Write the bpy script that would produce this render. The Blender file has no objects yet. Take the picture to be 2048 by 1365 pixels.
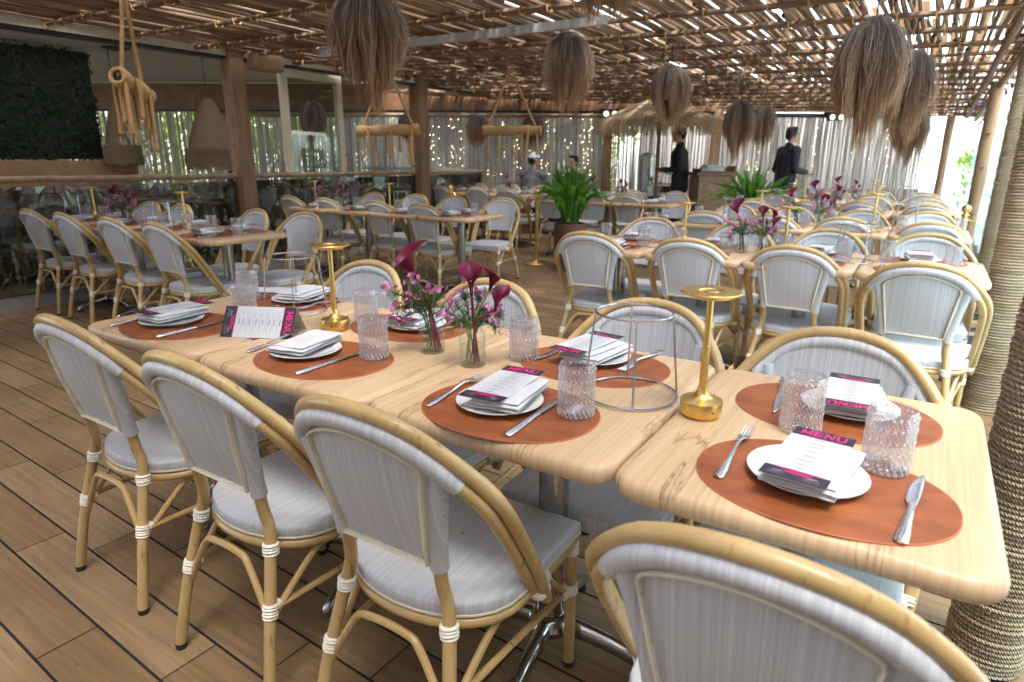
import bpy, math, random
from math import sin, cos, pi, radians, sqrt, atan2, hypot
from mathutils import Vector, Matrix
random.seed(7)
S = bpy.context.scene
COL = S.collection

# ------------------------------------------------------------------ camera
cam_d = bpy.data.cameras.new('camera')
cam = bpy.data.objects.new('camera', cam_d); COL.objects.link(cam)
PITCH, ROLL, YAW = radians(16.06), radians(.2387), radians(-32.737)
_fw0 = Vector((sin(YAW), cos(YAW), 0)); _r0 = Vector((cos(YAW), -sin(YAW), 0)); _u0 = Vector((0, 0, 1))
_fw = _fw0*cos(PITCH) - _u0*sin(PITCH); _up = _u0*cos(PITCH) + _fw0*sin(PITCH)
_r = _r0*cos(ROLL) + _up*sin(ROLL); _u = -_r0*sin(ROLL) + _up*cos(ROLL)
CAM = Vector((.3905, -.902, 1.2595))
m = Matrix((( _r.x, _u.x, -_fw.x, CAM.x), (_r.y, _u.y, -_fw.y, CAM.y), (_r.z, _u.z, -_fw.z, CAM.z), (0, 0, 0, 1)))
cam.matrix_world = m
cam_d.sensor_width = 36; cam_d.lens = 1271.843/2048*36
cam_d.clip_start = .02; cam_d.clip_end = 500
cam_d.dof.use_dof = True; cam_d.dof.focus_distance = 1.75; cam_d.dof.aperture_fstop = 4.0
S.camera = cam
# ------------------------------------------------------------------ sky, sun, exposure
SUN_EL, SUN_AZ = radians(70), radians(125)      # azimuth clockwise from +Y
w = bpy.data.worlds.new('World'); S.world = w; w.use_nodes = True
nt = w.node_tree; bg = nt.nodes['Background']
sky = nt.nodes.new('ShaderNodeTexSky'); sky.sky_type = 'NISHITA'; sky.sun_disc = False
sky.sun_elevation = SUN_EL; sky.sun_rotation = SUN_AZ; sky.air_density = 1.0; sky.dust_density = 1.5; sky.ozone_density = .6
hs_ = nt.nodes.new('ShaderNodeHueSaturation'); hs_.inputs['Saturation'].default_value = .6; nt.links.new(sky.outputs[0], hs_.inputs['Color']); nt.links.new(hs_.outputs[0], bg.inputs[0]); bg.inputs[1].default_value = .15
sl = bpy.data.lights.new('sun', 'SUN'); sl.energy = 1.4; sl.angle = radians(22); sl.color = (1, .97, .93)
so = bpy.data.objects.new('sun', sl); COL.objects.link(so)
_sd = Vector((sin(SUN_AZ)*cos(SUN_EL), cos(SUN_AZ)*cos(SUN_EL), sin(SUN_EL)))
so.rotation_euler = _sd.to_track_quat('Z', 'Y').to_euler()
S.view_settings.view_transform = 'Standard'; S.view_settings.look = 'None'
S.view_settings.exposure = 3.12; S.view_settings.gamma = 1
S.render.engine = 'CYCLES'
S.cycles.max_bounces = 10; S.cycles.transparent_max_bounces = 24; S.cycles.diffuse_bounces = 7
S.cycles.glossy_bounces = 4; S.cycles.transmission_bounces = 8
S.cycles.use_denoising = True
try: S.cycles.denoiser = 'OPENIMAGEDENOISE'
except Exception: pass

# ------------------------------------------------------------------ materials
class NT:
    def __init__(s, name):
        s.m = bpy.data.materials.new(name); s.m.use_nodes = True; s.t = s.m.node_tree
        s.b = s.t.nodes['Principled BSDF']; s.out = s.t.nodes['Material Output']
    def n(s, t, **k):
        x = s.t.nodes.new('ShaderNode'+t)
        for a, v in k.items(): setattr(x, a, v)
        return x
    def l(s, a, b): s.t.links.new(a, b)
    def coord(s, kind='Object', scale=(1, 1, 1), rot=(0, 0, 0)):
        c = s.n('TexCoord'); mp = s.n('Mapping'); mp.inputs['Scale'].default_value = scale; mp.inputs['Rotation'].default_value = rot
        s.l(c.outputs[kind], mp.inputs[0]); return mp.outputs[0]
    def noise(s, vec, scale=5, detail=3, rough=.5, dist=0):
        x = s.n('TexNoise'); x.inputs['Scale'].default_value = scale; x.inputs['Detail'].default_value = detail
        x.inputs['Roughness'].default_value = rough; x.inputs['Distortion'].default_value = dist
        if vec is not None: s.l(vec, x.inputs['Vector'])
        return x.outputs['Fac']
    def ramp(s, fac, stops):
        r = s.n('ValToRGB'); e = r.color_ramp.elements
        while len(e) < len(stops): e.new(.5)
        for i, (p, c) in enumerate(stops):
            e[i].position = p; e[i].color = (*c, 1)
        s.l(fac, r.inputs[0]); return r.outputs[0]
    def mix(s, a, b, f, mode='MIX'):
        x = s.n('MixRGB', blend_type=mode)
        for v, i in ((f, 0), (a, 1), (b, 2)):
            if hasattr(v, 'is_linked'): s.l(v, x.inputs[i])
            elif i == 0: x.inputs[0].default_value = v
            else: x.inputs[i].default_value = (*v, 1)
        return x.outputs[0]
    def bump(s, h, strength=.3, dist=.01):
        x = s.n('Bump'); x.inputs['Strength'].default_value = strength; x.inputs['Distance'].default_value = dist
        s.l(h, x.inputs['Height']); s.l(x.outputs[0], s.b.inputs['Normal'])
    def set(s, col=None, rough=.5, metal=0, spec=.5, **k):
        if col is not None:
            if hasattr(col, 'is_linked'): s.l(col, s.b.inputs['Base Color'])
            else: s.b.inputs['Base Color'].default_value = (*col, 1)
        if hasattr(rough, 'is_linked'): s.l(rough, s.b.inputs['Roughness'])
        else: s.b.inputs['Roughness'].default_value = rough
        s.b.inputs['Metallic'].default_value = metal
        s.b.inputs['Specular IOR Level'].default_value = spec
        return s.m
M = {}
def simple(name, col, rough=.5, metal=0, spec=.5, var=.15, scale=8, bump=0, bscale=60):
    t = NT(name)
    f = t.noise(t.coord(), scale, 4)
    a = tuple(c*(1-var) for c in col); b = tuple(min(1, c*(1+var)) for c in col)
    t.set(t.ramp(f, [(.3, a), (.7, b)]), rough, metal, spec)
    if bump: t.bump(t.noise(t.coord(), bscale, 3), bump, .004)
    M[name] = t.m; return t.m
def island(name, cols, rough=.6, noise_scale=(40, 2, 40), namt=.3, spec=.4, bump=.2):
    """colour varies per separate piece of the mesh (each pole, plank, blade) plus streaks"""
    t = NT(name); g = t.n('NewGeometry')
    base = t.ramp(g.outputs['Random Per Island'], [(i/max(1, len(cols)-1), c) for i, c in enumerate(cols)])
    f = t.noise(t.coord(scale=noise_scale), 1, 4)
    dark = t.ramp(f, [(.3, (1-namt,)*3), (.7, (1, 1, 1))])
    t.set(t.mix(base, dark, 1, 'MULTIPLY'), rough, 0, spec)
    if bump: t.bump(f, bump, .003)
    M[name] = t.m; return t
def translucent(name, col, f):
    m_ = M[name]; nt_ = m_.node_tree; o = nt_.nodes['Material Output']; p = nt_.nodes['Principled BSDF']; tl_ = nt_.nodes.new('ShaderNodeBsdfTranslucent'); mx_ = nt_.nodes.new('ShaderNodeMixShader'); tl_.inputs[0].default_value = (*col, 1); mx_.inputs[0].default_value = f
    nt_.links.new(p.outputs[0], mx_.inputs[1]); nt_.links.new(tl_.outputs[0], mx_.inputs[2]); nt_.links.new(mx_.outputs[0], o.inputs[0])
# rattan with scattered dark scorch marks
t = NT('rattan')
a = t.noise(t.coord(scale=(9, 9, 9)), 1, 3)
col = t.ramp(a, [(.3, (.40, .265, .105)), (.7, (.55, .385, .175))])
mk = t.ramp(t.noise(t.coord(scale=(75, 75, 14)), 1, 4, .7), [(.57, (1, 1, 1)), (.68, (.30, .20, .11))])
mk2 = t.ramp(t.noise(t.coord(scale=(5, 5, 5)), 1, 1), [(.47, (1, 1, 1)), (.60, (0, 0, 0))])
mk = t.mix(mk, (1, 1, 1), mk2)
t.set(t.mix(col, mk, 1, 'MULTIPLY'), .34, 0, .5); M['rattan'] = t.m
# woven sling fabric: fine vertical stripes of grey and white
t = NT('sling_fabric')
f1 = t.noise(t.coord(scale=(620, .4, .4)), 1, 2, .6); f2 = t.noise(t.coord(scale=(150, .3, .3)), 1, 1)
col = t.ramp(f1, [(.32, (.445, .46, .485)), (.5, (.515, .53, .555)), (.66, (.595, .61, .632))])
col = t.mix(col, t.ramp(f2, [(.40, (.90, .90, .905)), (.60, (1, 1, 1))]), 1, 'MULTIPLY')
t.set(col, .62, 0, .3); t.bump(t.noise(t.coord(scale=(900, 900, 900)), 1, 1), .25, .001); M['fabric'] = t.m
simple('welt', (.70, .65, .50), .45, var=.08); simple('binding', (.78, .75, .64), .4, var=.07)
simple('black_rubber', (.015, .015, .015), .6)
# pale oak laminate: grain runs across the table (object Y)
t = NT('pale_oak')
g1 = t.noise(t.coord(scale=(46, 1.3, 4)), 1, 6, .62, .35); g2 = t.noise(t.coord(scale=(170, 3, 5)), 1, 3)
col = t.ramp(g1, [(.22, (.47, .312, .175)), (.5, (.545, .380, .222)), (.78, (.59, .425, .262))])
col = t.mix(col, t.ramp(g2, [(.3, (.86, .82, .78)), (.6, (1, 1, 1))]), 1, 'MULTIPLY')
cr = t.noise(t.coord(scale=(11, .9, 2)), 1, 5, .62, .5)
crk = t.ramp(cr, [(.488, (1, 1, 1)), (.499, (.42, .30, .21)), (.510, (1, 1, 1))])
crm = t.ramp(t.noise(t.coord(scale=(4, 1, 4)), 1, 2), [(.5, (0, 0, 0)), (.6, (1, 1, 1))])
col = t.mix(col, t.mix((1, 1, 1), crk, crm), 1, 'MULTIPLY')
t.set(col, .42, 0, .4); t.bump(g2, .08, .001); M['oak'] = t.m
# cognac leather
t = NT('cognac_leather')
f = t.noise(t.coord(scale=(7, 13, 9)), 1, 6, .65, 1.0)
t.set(t.ramp(f, [(.25, (.15, .042, .015)), (.5, (.255, .074, .023)), (.78, (.37, .122, .036))]), .46, 0, .4)
t.bump(t.noise(t.coord(), 500, 2), .12, .001); M['leather'] = t.m
simple('leather_edge', (.42, .12, .04), .55)
simple('ceramic', (.66, .66, .65), .12, var=.02); simple('linen', (.56, .56, .565), .85, var=.03, bump=.15, bscale=400)
simple('paper', (.54, .55, .57), .45, var=.02); simple('ink_plum', (.022, .014, .03), .35, var=.3, scale=40)
simple('magenta_ink', (.78, .012, .19), .4, var=.05); simple('grey_ink', (.30, .30, .34), .6); simple('white_ink', (.45, .45, .46), .5, var=.02); simple('blue_ink', (.05, .07, .55), .5)
def metal(name, col, rough, aniso=None, var=.1, scale=60):
    t = NT(name); f = t.noise(t.coord(scale=(scale, scale, scale)), 1, 3)
    t.set(t.ramp(f, [(.3, tuple(c*(1-var) for c in col)), (.7, col)]), t.ramp(f, [(.3, (rough,)*3), (.7, (rough*1.4,)*3)]), 1)
    M[name] = t.m; return t
metal('steel', (.72, .71, .70), .2, var=.02); metal('wire_steel', (.5, .5, .52), .2); metal('dull_steel', (.46, .46, .47), .3)
metal('brass', (.78, .53, .17), .27, var=.02); metal('gold', (.86, .60, .22), .18, var=.02)
# old chrome: rust flecks close to the hub
t = NT('worn_chrome')
f = t.noise(t.coord(scale=(30, 30, 30)), 1, 5, .65)
t.set(t.ramp(f, [(.30, (.12, .055, .03)), (.36, (.40, .39, .38)), (.7, (.52, .52, .52))]), t.ramp(f, [(.30, (.7,)*3), (.38, (.16,)*3)]), 1)
r = t.ramp(f, [(.30, (0, 0, 0)), (.36, (1, 1, 1))]); t.l(r, t.b.inputs['Metallic']); M['chrome'] = t.m
def thin_glass(name, tint=(.97, .98, .98), gloss=.06, haze=0, hazecol=(.8, .8, .82), rough=.02, fres=1.35, power=4.0):
    t = NT(name); t.t.nodes.remove(t.b)
    tr = t.n('BsdfTransparent'); tr.inputs[0].default_value = (*tint, 1)
    gl = t.n('BsdfGlossy'); gl.inputs['Roughness'].default_value = rough
    lw = t.n('LayerWeight'); lw.inputs[0].default_value = .5
    pw = t.n('Math', operation='POWER'); pw.inputs[1].default_value = power; t.l(lw.outputs['Facing'], pw.inputs[0])
    ml = t.n('Math', operation='MULTIPLY_ADD'); ml.inputs[1].default_value = fres; ml.inputs[2].default_value = gloss; ml.use_clamp = True; t.l(pw.outputs[0], ml.inputs[0])
    mx = t.n('MixShader'); t.l(ml.outputs[0], mx.inputs[0]); t.l(tr.outputs[0], mx.inputs[1]); t.l(gl.outputs[0], mx.inputs[2])
    last = mx.outputs[0]
    if haze:
        df = t.n('BsdfDiffuse'); df.inputs[0].default_value = (*hazecol, 1)
        tl = t.n('BsdfTranslucent'); tl.inputs[0].default_value = (*hazecol, 1)
        ds = t.n('MixShader'); ds.inputs[0].default_value = .5; t.l(df.outputs[0], ds.inputs[1]); t.l(tl.outputs[0], ds.inputs[2])
        m2 = t.n('MixShader'); m2.inputs[0].default_value = haze
        t.l(last, m2.inputs[1]); t.l(ds.outputs[0], m2.inputs[2]); last = m2.outputs[0]
    t.l(last, t.out.inputs[0]); M[name] = t.m; return t.m
thin_glass('vase_glass', (.965, .98, .975), .035, 0, fres=.45); thin_glass('water', (.97, .97, .96), .02, fres=.25)
thin_glass('window_glass', (.80, .83, .82), .06, 0, fres=.8); thin_glass('dark_glass', (.34, .37, .35), .15, 0, fres=.85, power=3.0); thin_glass('screen_glass', (.90, .955, .945), .05, .20, (.36, .62, .62), fres=.5)
# pressed glass of the tumblers: refracting, very slightly cloudy
thin_glass('bead_glass', (.93, .92, .93), .07, .07, (.86, .84, .86), .04, .8, 2.0); thin_glass('bead_glint', (.92, .91, .92), .15, .34, (.90, .88, .90), .08, .8, 2.0)  # second one: light scattered by the beads, put into a whiter colour
# floor planks
t = island('wood_plank', [(.215, .134, .066), (.30, .195, .10), (.255, .160, .080), (.35, .235, .13)], .42, (3, 55, 3), .34, .4, .05)
lk = t.b.inputs['Base Color'].links[0].from_socket; d1 = t.ramp(t.noise(t.coord(scale=(1.1, 1.1, 1)), 1, 5, .6), [(.3, (.78, .77, .76)), (.62, (1.06, 1.05, 1.04))]); d2 = t.ramp(t.noise(t.coord(scale=(38, 38, 1)), 1, 4, .75), [(.30, (.62, .58, .55)), (.38, (1, 1, 1))])
t.l(t.mix(t.mix(lk, d1, 1, 'MULTIPLY'), d2, 1, 'MULTIPLY'), t.b.inputs['Base Color']); t.l(t.ramp(t.noise(t.coord(scale=(2.5, 2.5, 1)), 1, 4), [(.3, (.34,)*3), (.7, (.55,)*3)]), t.b.inputs['Roughness'])
simple('grout', (.012, .012, .016), .7)
island('reed', [(.15, .086, .048), (.26, .155, .084), (.20, .118, .062), (.34, .22, .13), (.25, .175, .12)], .6, (60, 1.5, 60), .4)
island('batten', [(.15, .08, .04), (.24, .135, .07), (.34, .22, .13)], .65, (3, 60, 60), .5)
island('tan_slat', [(.44, .29, .15), (.52, .36, .20), (.36, .23, .11)], .7, (60, 2, 60), .3); translucent('tan_slat', (.56, .45, .33), .5)
island('thatch_leaf', [(.52, .39, .24), (.64, .50, .33), (.46, .34, .20), (.70, .57, .40)], .85, (8, 8, 8), .3, .2, 0)
# grass strands: weathered grey at the crown, tan at the tips (object z)
t = NT('dry_grass'); g = t.n('NewGeometry'); tc = t.n('TexCoord'); sx = t.n('SeparateXYZ'); t.l(tc.outputs['Object'], sx.inputs[0])
mr = t.n('MapRange'); mr.inputs[1].default_value = -.62; mr.inputs[2].default_value = -.02; t.l(sx.outputs[2], mr.inputs[0])
ad = t.n('Math', operation='ADD'); t.l(mr.outputs[0], ad.inputs[0])
ms = t.n('MapRange'); ms.inputs[3].default_value = -.22; ms.inputs[4].default_value = .22; t.l(g.outputs['Random Per Island'], ms.inputs[0]); t.l(ms.outputs[0], ad.inputs[1])
c1 = t.ramp(ad.outputs[0], [(0, (.44, .255, .135)), (.42, (.33, .195, .110)), (.68, (.235, .165, .122)), (1, (.21, .175, .152))])
dk = t.ramp(g.outputs['Random Per Island'], [(0, (.45,)*3), (.3, (1,)*3), (.75, (.72,)*3), (1, (1.0,)*3)])
t.set(t.mix(c1, dk, 1, 'MULTIPLY'), .8, 0, .2); M['grass_strand'] = t.m
# rope: strand twist as bump
t = NT('sisal_rope')
wv = t.n('TexWave'); wv.inputs['Scale'].default_value = 1; wv.inputs['Distortion'].default_value = 1.2; wv.inputs['Detail'].default_value = 2; wv.inputs['Detail Scale'].default_value = 3
t.l(t.coord(scale=(55, 55, 75), rot=(.5, .5, 0)), wv.inputs[0])
n2 = t.noise(t.coord(), 160, 3)
base = t.ramp(t.noise(t.coord(scale=(3, 3, 5)), 1, 3), [(.3, (.47, .35, .22)), (.7, (.66, .53, .36))])
dk = t.ramp(wv.outputs['Fac'], [(.0, (.58,)*3), (.5, (1,)*3)])
t.set(t.mix(t.mix(base, dk, 1, 'MULTIPLY'), t.ramp(n2, [(.3, (.6,)*3), (.7, (1.0,)*3)]), 1, 'MULTIPLY'), .9, 0, .15)
t.bump(wv.outputs['Fac'], .7, .006); M['rope'] = t.m
simple('tan_rope', (.42, .25, .11), .9, var=.3, scale=120, bump=.5, bscale=180); simple('fine_rope', (.19, .12, .065), .9, var=.25, scale=60, bump=.4, bscale=200)
island('timber', [(.25, .145, .075), (.30, .18, .10)], .7, (14, 14, 1.5), .35)
simple('weathered_wood', (.26, .17, .10), .7, var=.3, scale=14); simple('bar_wood', (.15, .07, .03), .5, var=.3)
simple('booth_wood', (.32, .17, .075), .5, var=.25, scale=5)
simple('beige_aluminium', (.55, .47, .35), .4, var=.06); simple('black_track', (.012, .012, .012), .5); simple('grey_steel', (.33, .32, .30), .45, var=.1)
simple('kerb_grey', (.30, .29, .29), .6, var=.1); simple('plaster', (.62, .60, .53), .8, var=.05); simple('dark_void', (.02, .017, .014), .8); simple('brown_paint', (.12, .035, .018), .6)
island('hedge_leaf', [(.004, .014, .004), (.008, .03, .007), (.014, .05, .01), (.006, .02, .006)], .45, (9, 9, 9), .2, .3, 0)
island('tree_leaf', [(.09, .16, .02), (.16, .25, .03), (.24, .33, .05), (.06, .12, .02)], .5, (2, 2, 2), .2, .3, 0); translucent('tree_leaf', (.40, .50, .09), .45)
island('fern_leaf', [(.09, .27, .03), (.14, .38, .04), (.22, .48, .06), (.06, .19, .02)], .5, (5, 5, 5), .15, .3, 0); translucent('fern_leaf', (.16, .42, .03), .35)
island('cord', [(.42, .39, .35), (.50, .465, .425), (.56, .525, .485), (.38, .345, .305), (.62, .585, .55)], .8, (30, 30, 3), .2, .2, 0)
simple('bark', (.12, .085, .055), .9, var=.3, scale=12)
simple('terracotta', (.13, .055, .032), .6, var=.25, scale=5); simple('soil', (.03, .02, .012), .9)
simple('red_velvet', (.55, .008, .012), .7, var=.1); simple('black_plastic', (.02, .02, .022), .4)
simple('skin', (.48, .26, .17), .5, var=.08, scale=10); simple('dark_hair', (.012, .009, .008), .5); simple('black_cloth', (.012, .014, .02), .8, var=.3, scale=10); simple('grey_cloth', (.14, .13, .14), .85, var=.2); simple('navy_trousers', (.012, .014, .024), .8)
simple('white_cloth', (.72, .74, .78), .8, var=.05); simple('blue_cloth', (.03, .12, .55), .7); simple('red_cloth', (.30, .03, .03), .8); simple('olive_cloth', (.05, .06, .03), .8)
simple('lip', (.36, .12, .09), .5); simple('eye_dark', (.01, .008, .006), .2)
simple('dull_wall', (.58, .56, .53), .8, var=.08, scale=3); simple('white_wall', (.78, .78, .78), .7, var=.03); simple('lawn', (.21, .205, .175), .9, var=.4, scale=1.5, bump=.5, bscale=30); simple('pale_paving', (.52, .50, .47), .8, var=.12)
simple('tan_lamp_wrap', (.30, .19, .10), .85, var=.25, scale=30, bump=.4, bscale=90); simple('cushion', (.26, .21, .19), .9, var=.1); simple('stone', (.22, .20, .18), .8, var=.25, scale=12, bump=.3)
# calla spathe, stems, little flowers
t = NT('calla_spathe'); f = t.noise(t.coord(scale=(30, 30, 30)), 1, 3); t.set(t.ramp(f, [(.3, (.05, .001, .012)), (.7, (.155, .003, .038))]), .42, 0, .25)
t.b.inputs['Subsurface Weight'].default_value = .1; t.b.inputs['Subsurface Radius'].default_value = (.004, .001, .002); M['calla'] = t.m
simple('plum_stem', (.16, .022, .035), .4); simple('green_stem', (.26, .32, .07), .45); simple('pink_petal', (.60, .16, .42), .6, var=.25, scale=200); simple('needle', (.07, .15, .03), .5, var=.3, scale=80); simple('pollen', (.75, .6, .35), .6)
def emit(name, col, s):
    t = NT(name); t.set(col, .5); t.b.inputs['Emission Color'].default_value = (*col, 1); t.b.inputs['Emission Strength'].default_value = s; M[name] = t.m
emit('fairy_bulb', (1, .74, .42), 1.6); emit('flame', (1, .32, .06), 2.2); emit('spot_lens', (1, .93, .85), .3)

# ------------------------------------------------------------------ mesh helpers
class MB:
    def __init__(s): s.v = []; s.f = []; s.mi = []; s.mats = []; s.sm = []; s.cur = 0
    def use(s, name):
        if name not in s.mats: s.mats.append(name)
        s.cur = s.mats.index(name); return s
    def add(s, vs, fs, smooth=True):
        o = len(s.v); s.v += [tuple(v) for v in vs]
        for f in fs: s.f.append(tuple(i+o for i in f)); s.mi.append(s.cur); s.sm.append(smooth)
    def box(s, c, d, rz=0, taper=1.0):
        x, y, z = d[0]/2, d[1]/2, d[2]/2; ca, sa = cos(rz), sin(rz); vs = []
        for k in (-1, 1):
            q = 1 if k < 0 else taper
            for i, j in ((-1, -1), (1, -1), (1, 1), (-1, 1)):
                X, Y = i*x*q, j*y*q; vs.append((c[0]+X*ca-Y*sa, c[1]+X*sa+Y*ca, c[2]+k*z))
        s.add(vs, [(3, 2, 1, 0), (4, 5, 6, 7), (0, 1, 5, 4), (1, 2, 6, 5), (2, 3, 7, 6), (3, 0, 4, 7)], False)
    def tube(s, pts, r, n=8, caps=True, closed=False, flat=None):
        P = [Vector(p) for p in pts]; k = len(P)
        if not hasattr(r, '__len__'): r = [r]*k
        T = []
        for i in range(k):
            a = P[(i-1) % k] if (closed or i > 0) else P[i]; b = P[(i+1) % k] if (closed or i < k-1) else P[i]
            d = b-a; T.append(d.normalized() if d.length > 1e-9 else Vector((0, 0, 1)))
        ref = Vector((0, 0, 1)) if abs(T[0].z) < .9 else Vector((1, 0, 0))
        u = (ref - T[0]*ref.dot(T[0])).normalized(); vs = []
        for i in range(k):
            u = (u - T[i]*u.dot(T[i]))
            u = u.normalized() if u.length > 1e-6 else T[i].orthogonal().normalized()
            w_ = T[i].cross(u)
            for j in range(n):
                a = 2*pi*j/n; vs.append(P[i] + u*(r[i]*cos(a)) + w_*(r[i]*sin(a)*(flat or 1)))
        fs = []
        for i in range(k if closed else k-1):
            for j in range(n):
                a = i*n+j; b = i*n+(j+1) % n; c_ = ((i+1) % k)*n+(j+1) % n; d = ((i+1) % k)*n+j; fs.append((a, b, c_, d))
        if caps and not closed: fs.append(tuple(range(n))[::-1]); fs.append(tuple((k-1)*n+j for j in range(n)))
        s.add(vs, fs)
    def lathe(s, prof, n=24, c=(0, 0, 0), cap0=True, cap1=True, fn=None):
        vs = []; k = len(prof)
        for i, (r, z) in enumerate(prof):
            for j in range(n):
                a = 2*pi*j/n; q = r if fn is None else r+fn(a, z, i); vs.append((c[0]+q*cos(a), c[1]+q*sin(a), c[2]+z))
        fs = [(i*n+j, i*n+(j+1) % n, (i+1)*n+(j+1) % n, (i+1)*n+j) for i in range(k-1) for j in range(n)]
        if cap0: fs.append(tuple(range(n))[::-1])
        if cap1: fs.append(tuple((k-1)*n+j for j in range(n)))
        s.add(vs, fs)
    def ball(s, c, r, n=10, m_=6):
        if not hasattr(r, '__len__'): r = (r, r, r)
        vs = []; fs = []
        for i in range(1, m_):
            p = pi*i/m_
            for j in range(n): a = 2*pi*j/n; vs.append((c[0]+r[0]*sin(p)*cos(a), c[1]+r[1]*sin(p)*sin(a), c[2]+r[2]*cos(p)))
        t_ = len(vs); vs += [(c[0], c[1], c[2]+r[2]), (c[0], c[1], c[2]-r[2])]
        for i in range(m_-2):
            for j in range(n): fs.append((i*n+j, (i+1)*n+j, (i+1)*n+(j+1) % n, i*n+(j+1) % n))
        for j in range(n): fs.append((t_, j, (j+1) % n)); fs.append((t_+1, (m_-2)*n+(j+1) % n, (m_-2)*n+j))
        s.add(vs, fs)
    def grid(s, rows, closed=False, smooth=True, flip=False):
        k = len(rows[0]); vs = [p for r_ in rows for p in r_]; fs = []
        for i in range(len(rows)-1):
            for j in range(k if closed else k-1):
                q = (i*k+j, i*k+(j+1) % k, (i+1)*k+(j+1) % k, (i+1)*k+j); fs.append(q[::-1] if flip else q)
        s.add(vs, fs, smooth)
    def slab(s, outline, z0, z1, bevel=0):
        n = len(outline); L = []
        cx = sum(p[0] for p in outline)/n; cy = sum(p[1] for p in outline)/n
        def ring(z, k):
            return [(cx+(p[0]-cx)*k, cy+(p[1]-cy)*k, z) for p in outline]
        ex = max(hypot(p[0]-cx, p[1]-cy) for p in outline); k = 1-bevel/ex
        R = [ring(z0, k), ring(z0+bevel*.6, 1), ring(z1-bevel*.6, 1), ring(z1, k)] if bevel else [ring(z0, 1), ring(z1, 1)]
        vs = [p for r_ in R for p in r_]; fs = []
        for i in range(len(R)-1):
            for j in range(n): fs.append((i*n+j, i*n+(j+1) % n, (i+1)*n+(j+1) % n, (i+1)*n+j))
        fs.append(tuple(range(n))[::-1]); fs.append(tuple((len(R)-1)*n+j for j in range(n)))
        s.add(vs, fs, False)
    def quad(s, a, b, c, d, smooth=False): s.add([a, b, c, d], [(0, 1, 2, 3)], smooth)
    def build(s, name, parent=None, loc=(0, 0, 0), rz=0):
        me = bpy.data.meshes.new(name); me.from_pydata(s.v, [], s.f)
        for q in s.mats: me.materials.append(M[q])
        me.polygons.foreach_set('material_index', s.mi); me.polygons.foreach_set('use_smooth', s.sm); me.set_sharp_from_angle(angle=radians(42)); me.update()
        o = bpy.data.objects.new(name, me); COL.objects.link(o); o.location = loc; o.rotation_euler = (0, 0, rz)
        if parent is not None: o.parent = parent
        return o
def mb(mat): return MB().use(mat)
def cr_curve(pts, n=8, closed=False):
    """Catmull-Rom through pts"""
    P = [Vector(p) for p in pts]; k = len(P); out = []
    for i in range(k if closed else k-1):
        a = P[(i-1) % k] if (closed or i > 0) else P[0]*2-P[1]; b = P[i]; c = P[(i+1) % k]; d = P[(i+2) % k] if (closed or i < k-2) else P[-1]*2-P[-2]
        for j in range(n):
            t_ = j/n; out.append(.5*((2*b)+(c-a)*t_+(2*a-5*b+4*c-d)*t_**2+(3*b-a-3*c+d)*t_**3))
    if not closed: out.append(P[-1])
    return out
def lerp(a, b, t_): return a+(b-a)*t_
def tag(o, label=None, cat=None, group=None, kind=None):
    if label: o['label'] = label
    if cat: o['category'] = cat
    if group: o['group'] = group
    if kind: o['kind'] = kind
    return o
def thing(name, label, cat, loc=(0, 0, 0), rz=0, group=None):
    o = bpy.data.objects.new(name, None); COL.objects.link(o); o.location = loc; o.rotation_euler = (0, 0, rz); o.empty_display_size = .05
    return tag(o, label, cat, group)
KIDS = {}
def kids_of(o):
    if o.name not in KIDS: KIDS[o.name] = [c for c in bpy.data.objects if c.parent == o]
    return KIDS[o.name]
def dup(o, loc, rz, label, group=None, scale=None):
    def rec(src, par):
        c = src.copy(); COL.objects.link(c)
        if par is not None: c.parent = par
        for k in kids_of(src): rec(k, c)
        return c
    r = rec(o, None); r.location = loc; r.rotation_euler = (0, 0, rz); r['label'] = label
    if group: r['group'] = group
    if scale: r.scale = scale
    return r
class Proto:
    """first use moves the original, later uses copy it"""
    def __init__(s, make): s.make = make; s.o = None
    def put(s, loc, rz, label, group=None, scale=None):
        if s.o is None:
            s.o = s.make(); s.o.location = loc; s.o.rotation_euler = (0, 0, rz); s.o['label'] = label
            if group: s.o['group'] = group
            if scale: s.o.scale = scale
            return s.o
        return dup(s.o, loc, rz, label, group, scale or (1, 1, 1))
def struct(o): o['kind'] = 'structure'; return o

# ================================================================== SETTING
# ---- ground and deck
g = mb('lawn'); g.quad((-150, -150, -.30), (150, -150, -.30), (150, 150, -.30), (-150, 150, -.30)); struct(g.build('ground'))
TH = radians(-2.0); fd = Vector((cos(TH), sin(TH), 0)); fn_ = Vector((-sin(TH), cos(TH), 0))
g = mb('grout'); g.box((-6.2, 6.0, -.155), (15.6, 18.4, .302)); struct(g.build('deck_base'))
g = mb('wood_plank'); PL, PW, GAP = .93, .151, .0036
fixed = {1: -1.37, 2: -1.965, 3: -1.768, 4: -1.54, 5: -3.16+.93, 6: -3.76+.93}
for k in range(-18, 108):
    n0 = -.627+PW*k; s0 = fixed.get(k, -1.5+random.choice((0, .31, .62, .2, .47))+random.uniform(-.05, .05))
    for q in range(-14, 4):
        a, b = s0+q*PL+GAP*.6, s0+(q+1)*PL-GAP*.6; lo, hi = n0+GAP, n0+PW-GAP
        mid = fd*((a+b)/2)+fn_*((lo+hi)/2)
        if mid.x < -13.6 or mid.x > 1.05 or mid.y < -2.8 or mid.y > 15: continue
        if mid.x > .55: b = min(b, 1.42)
        P = [fd*a+fn_*lo, fd*b+fn_*lo, fd*b+fn_*hi, fd*a+fn_*hi]
        g.quad(*[(p.x, p.y, 0) for p in P])
struct(g.build('floor'))
g = mb('pale_paving'); g.quad((1.6, -6, -.29), (5.2, -6, -.29), (5.2, 40, -.29), (1.6, 40, -.29)); struct(g.build('path'))
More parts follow.
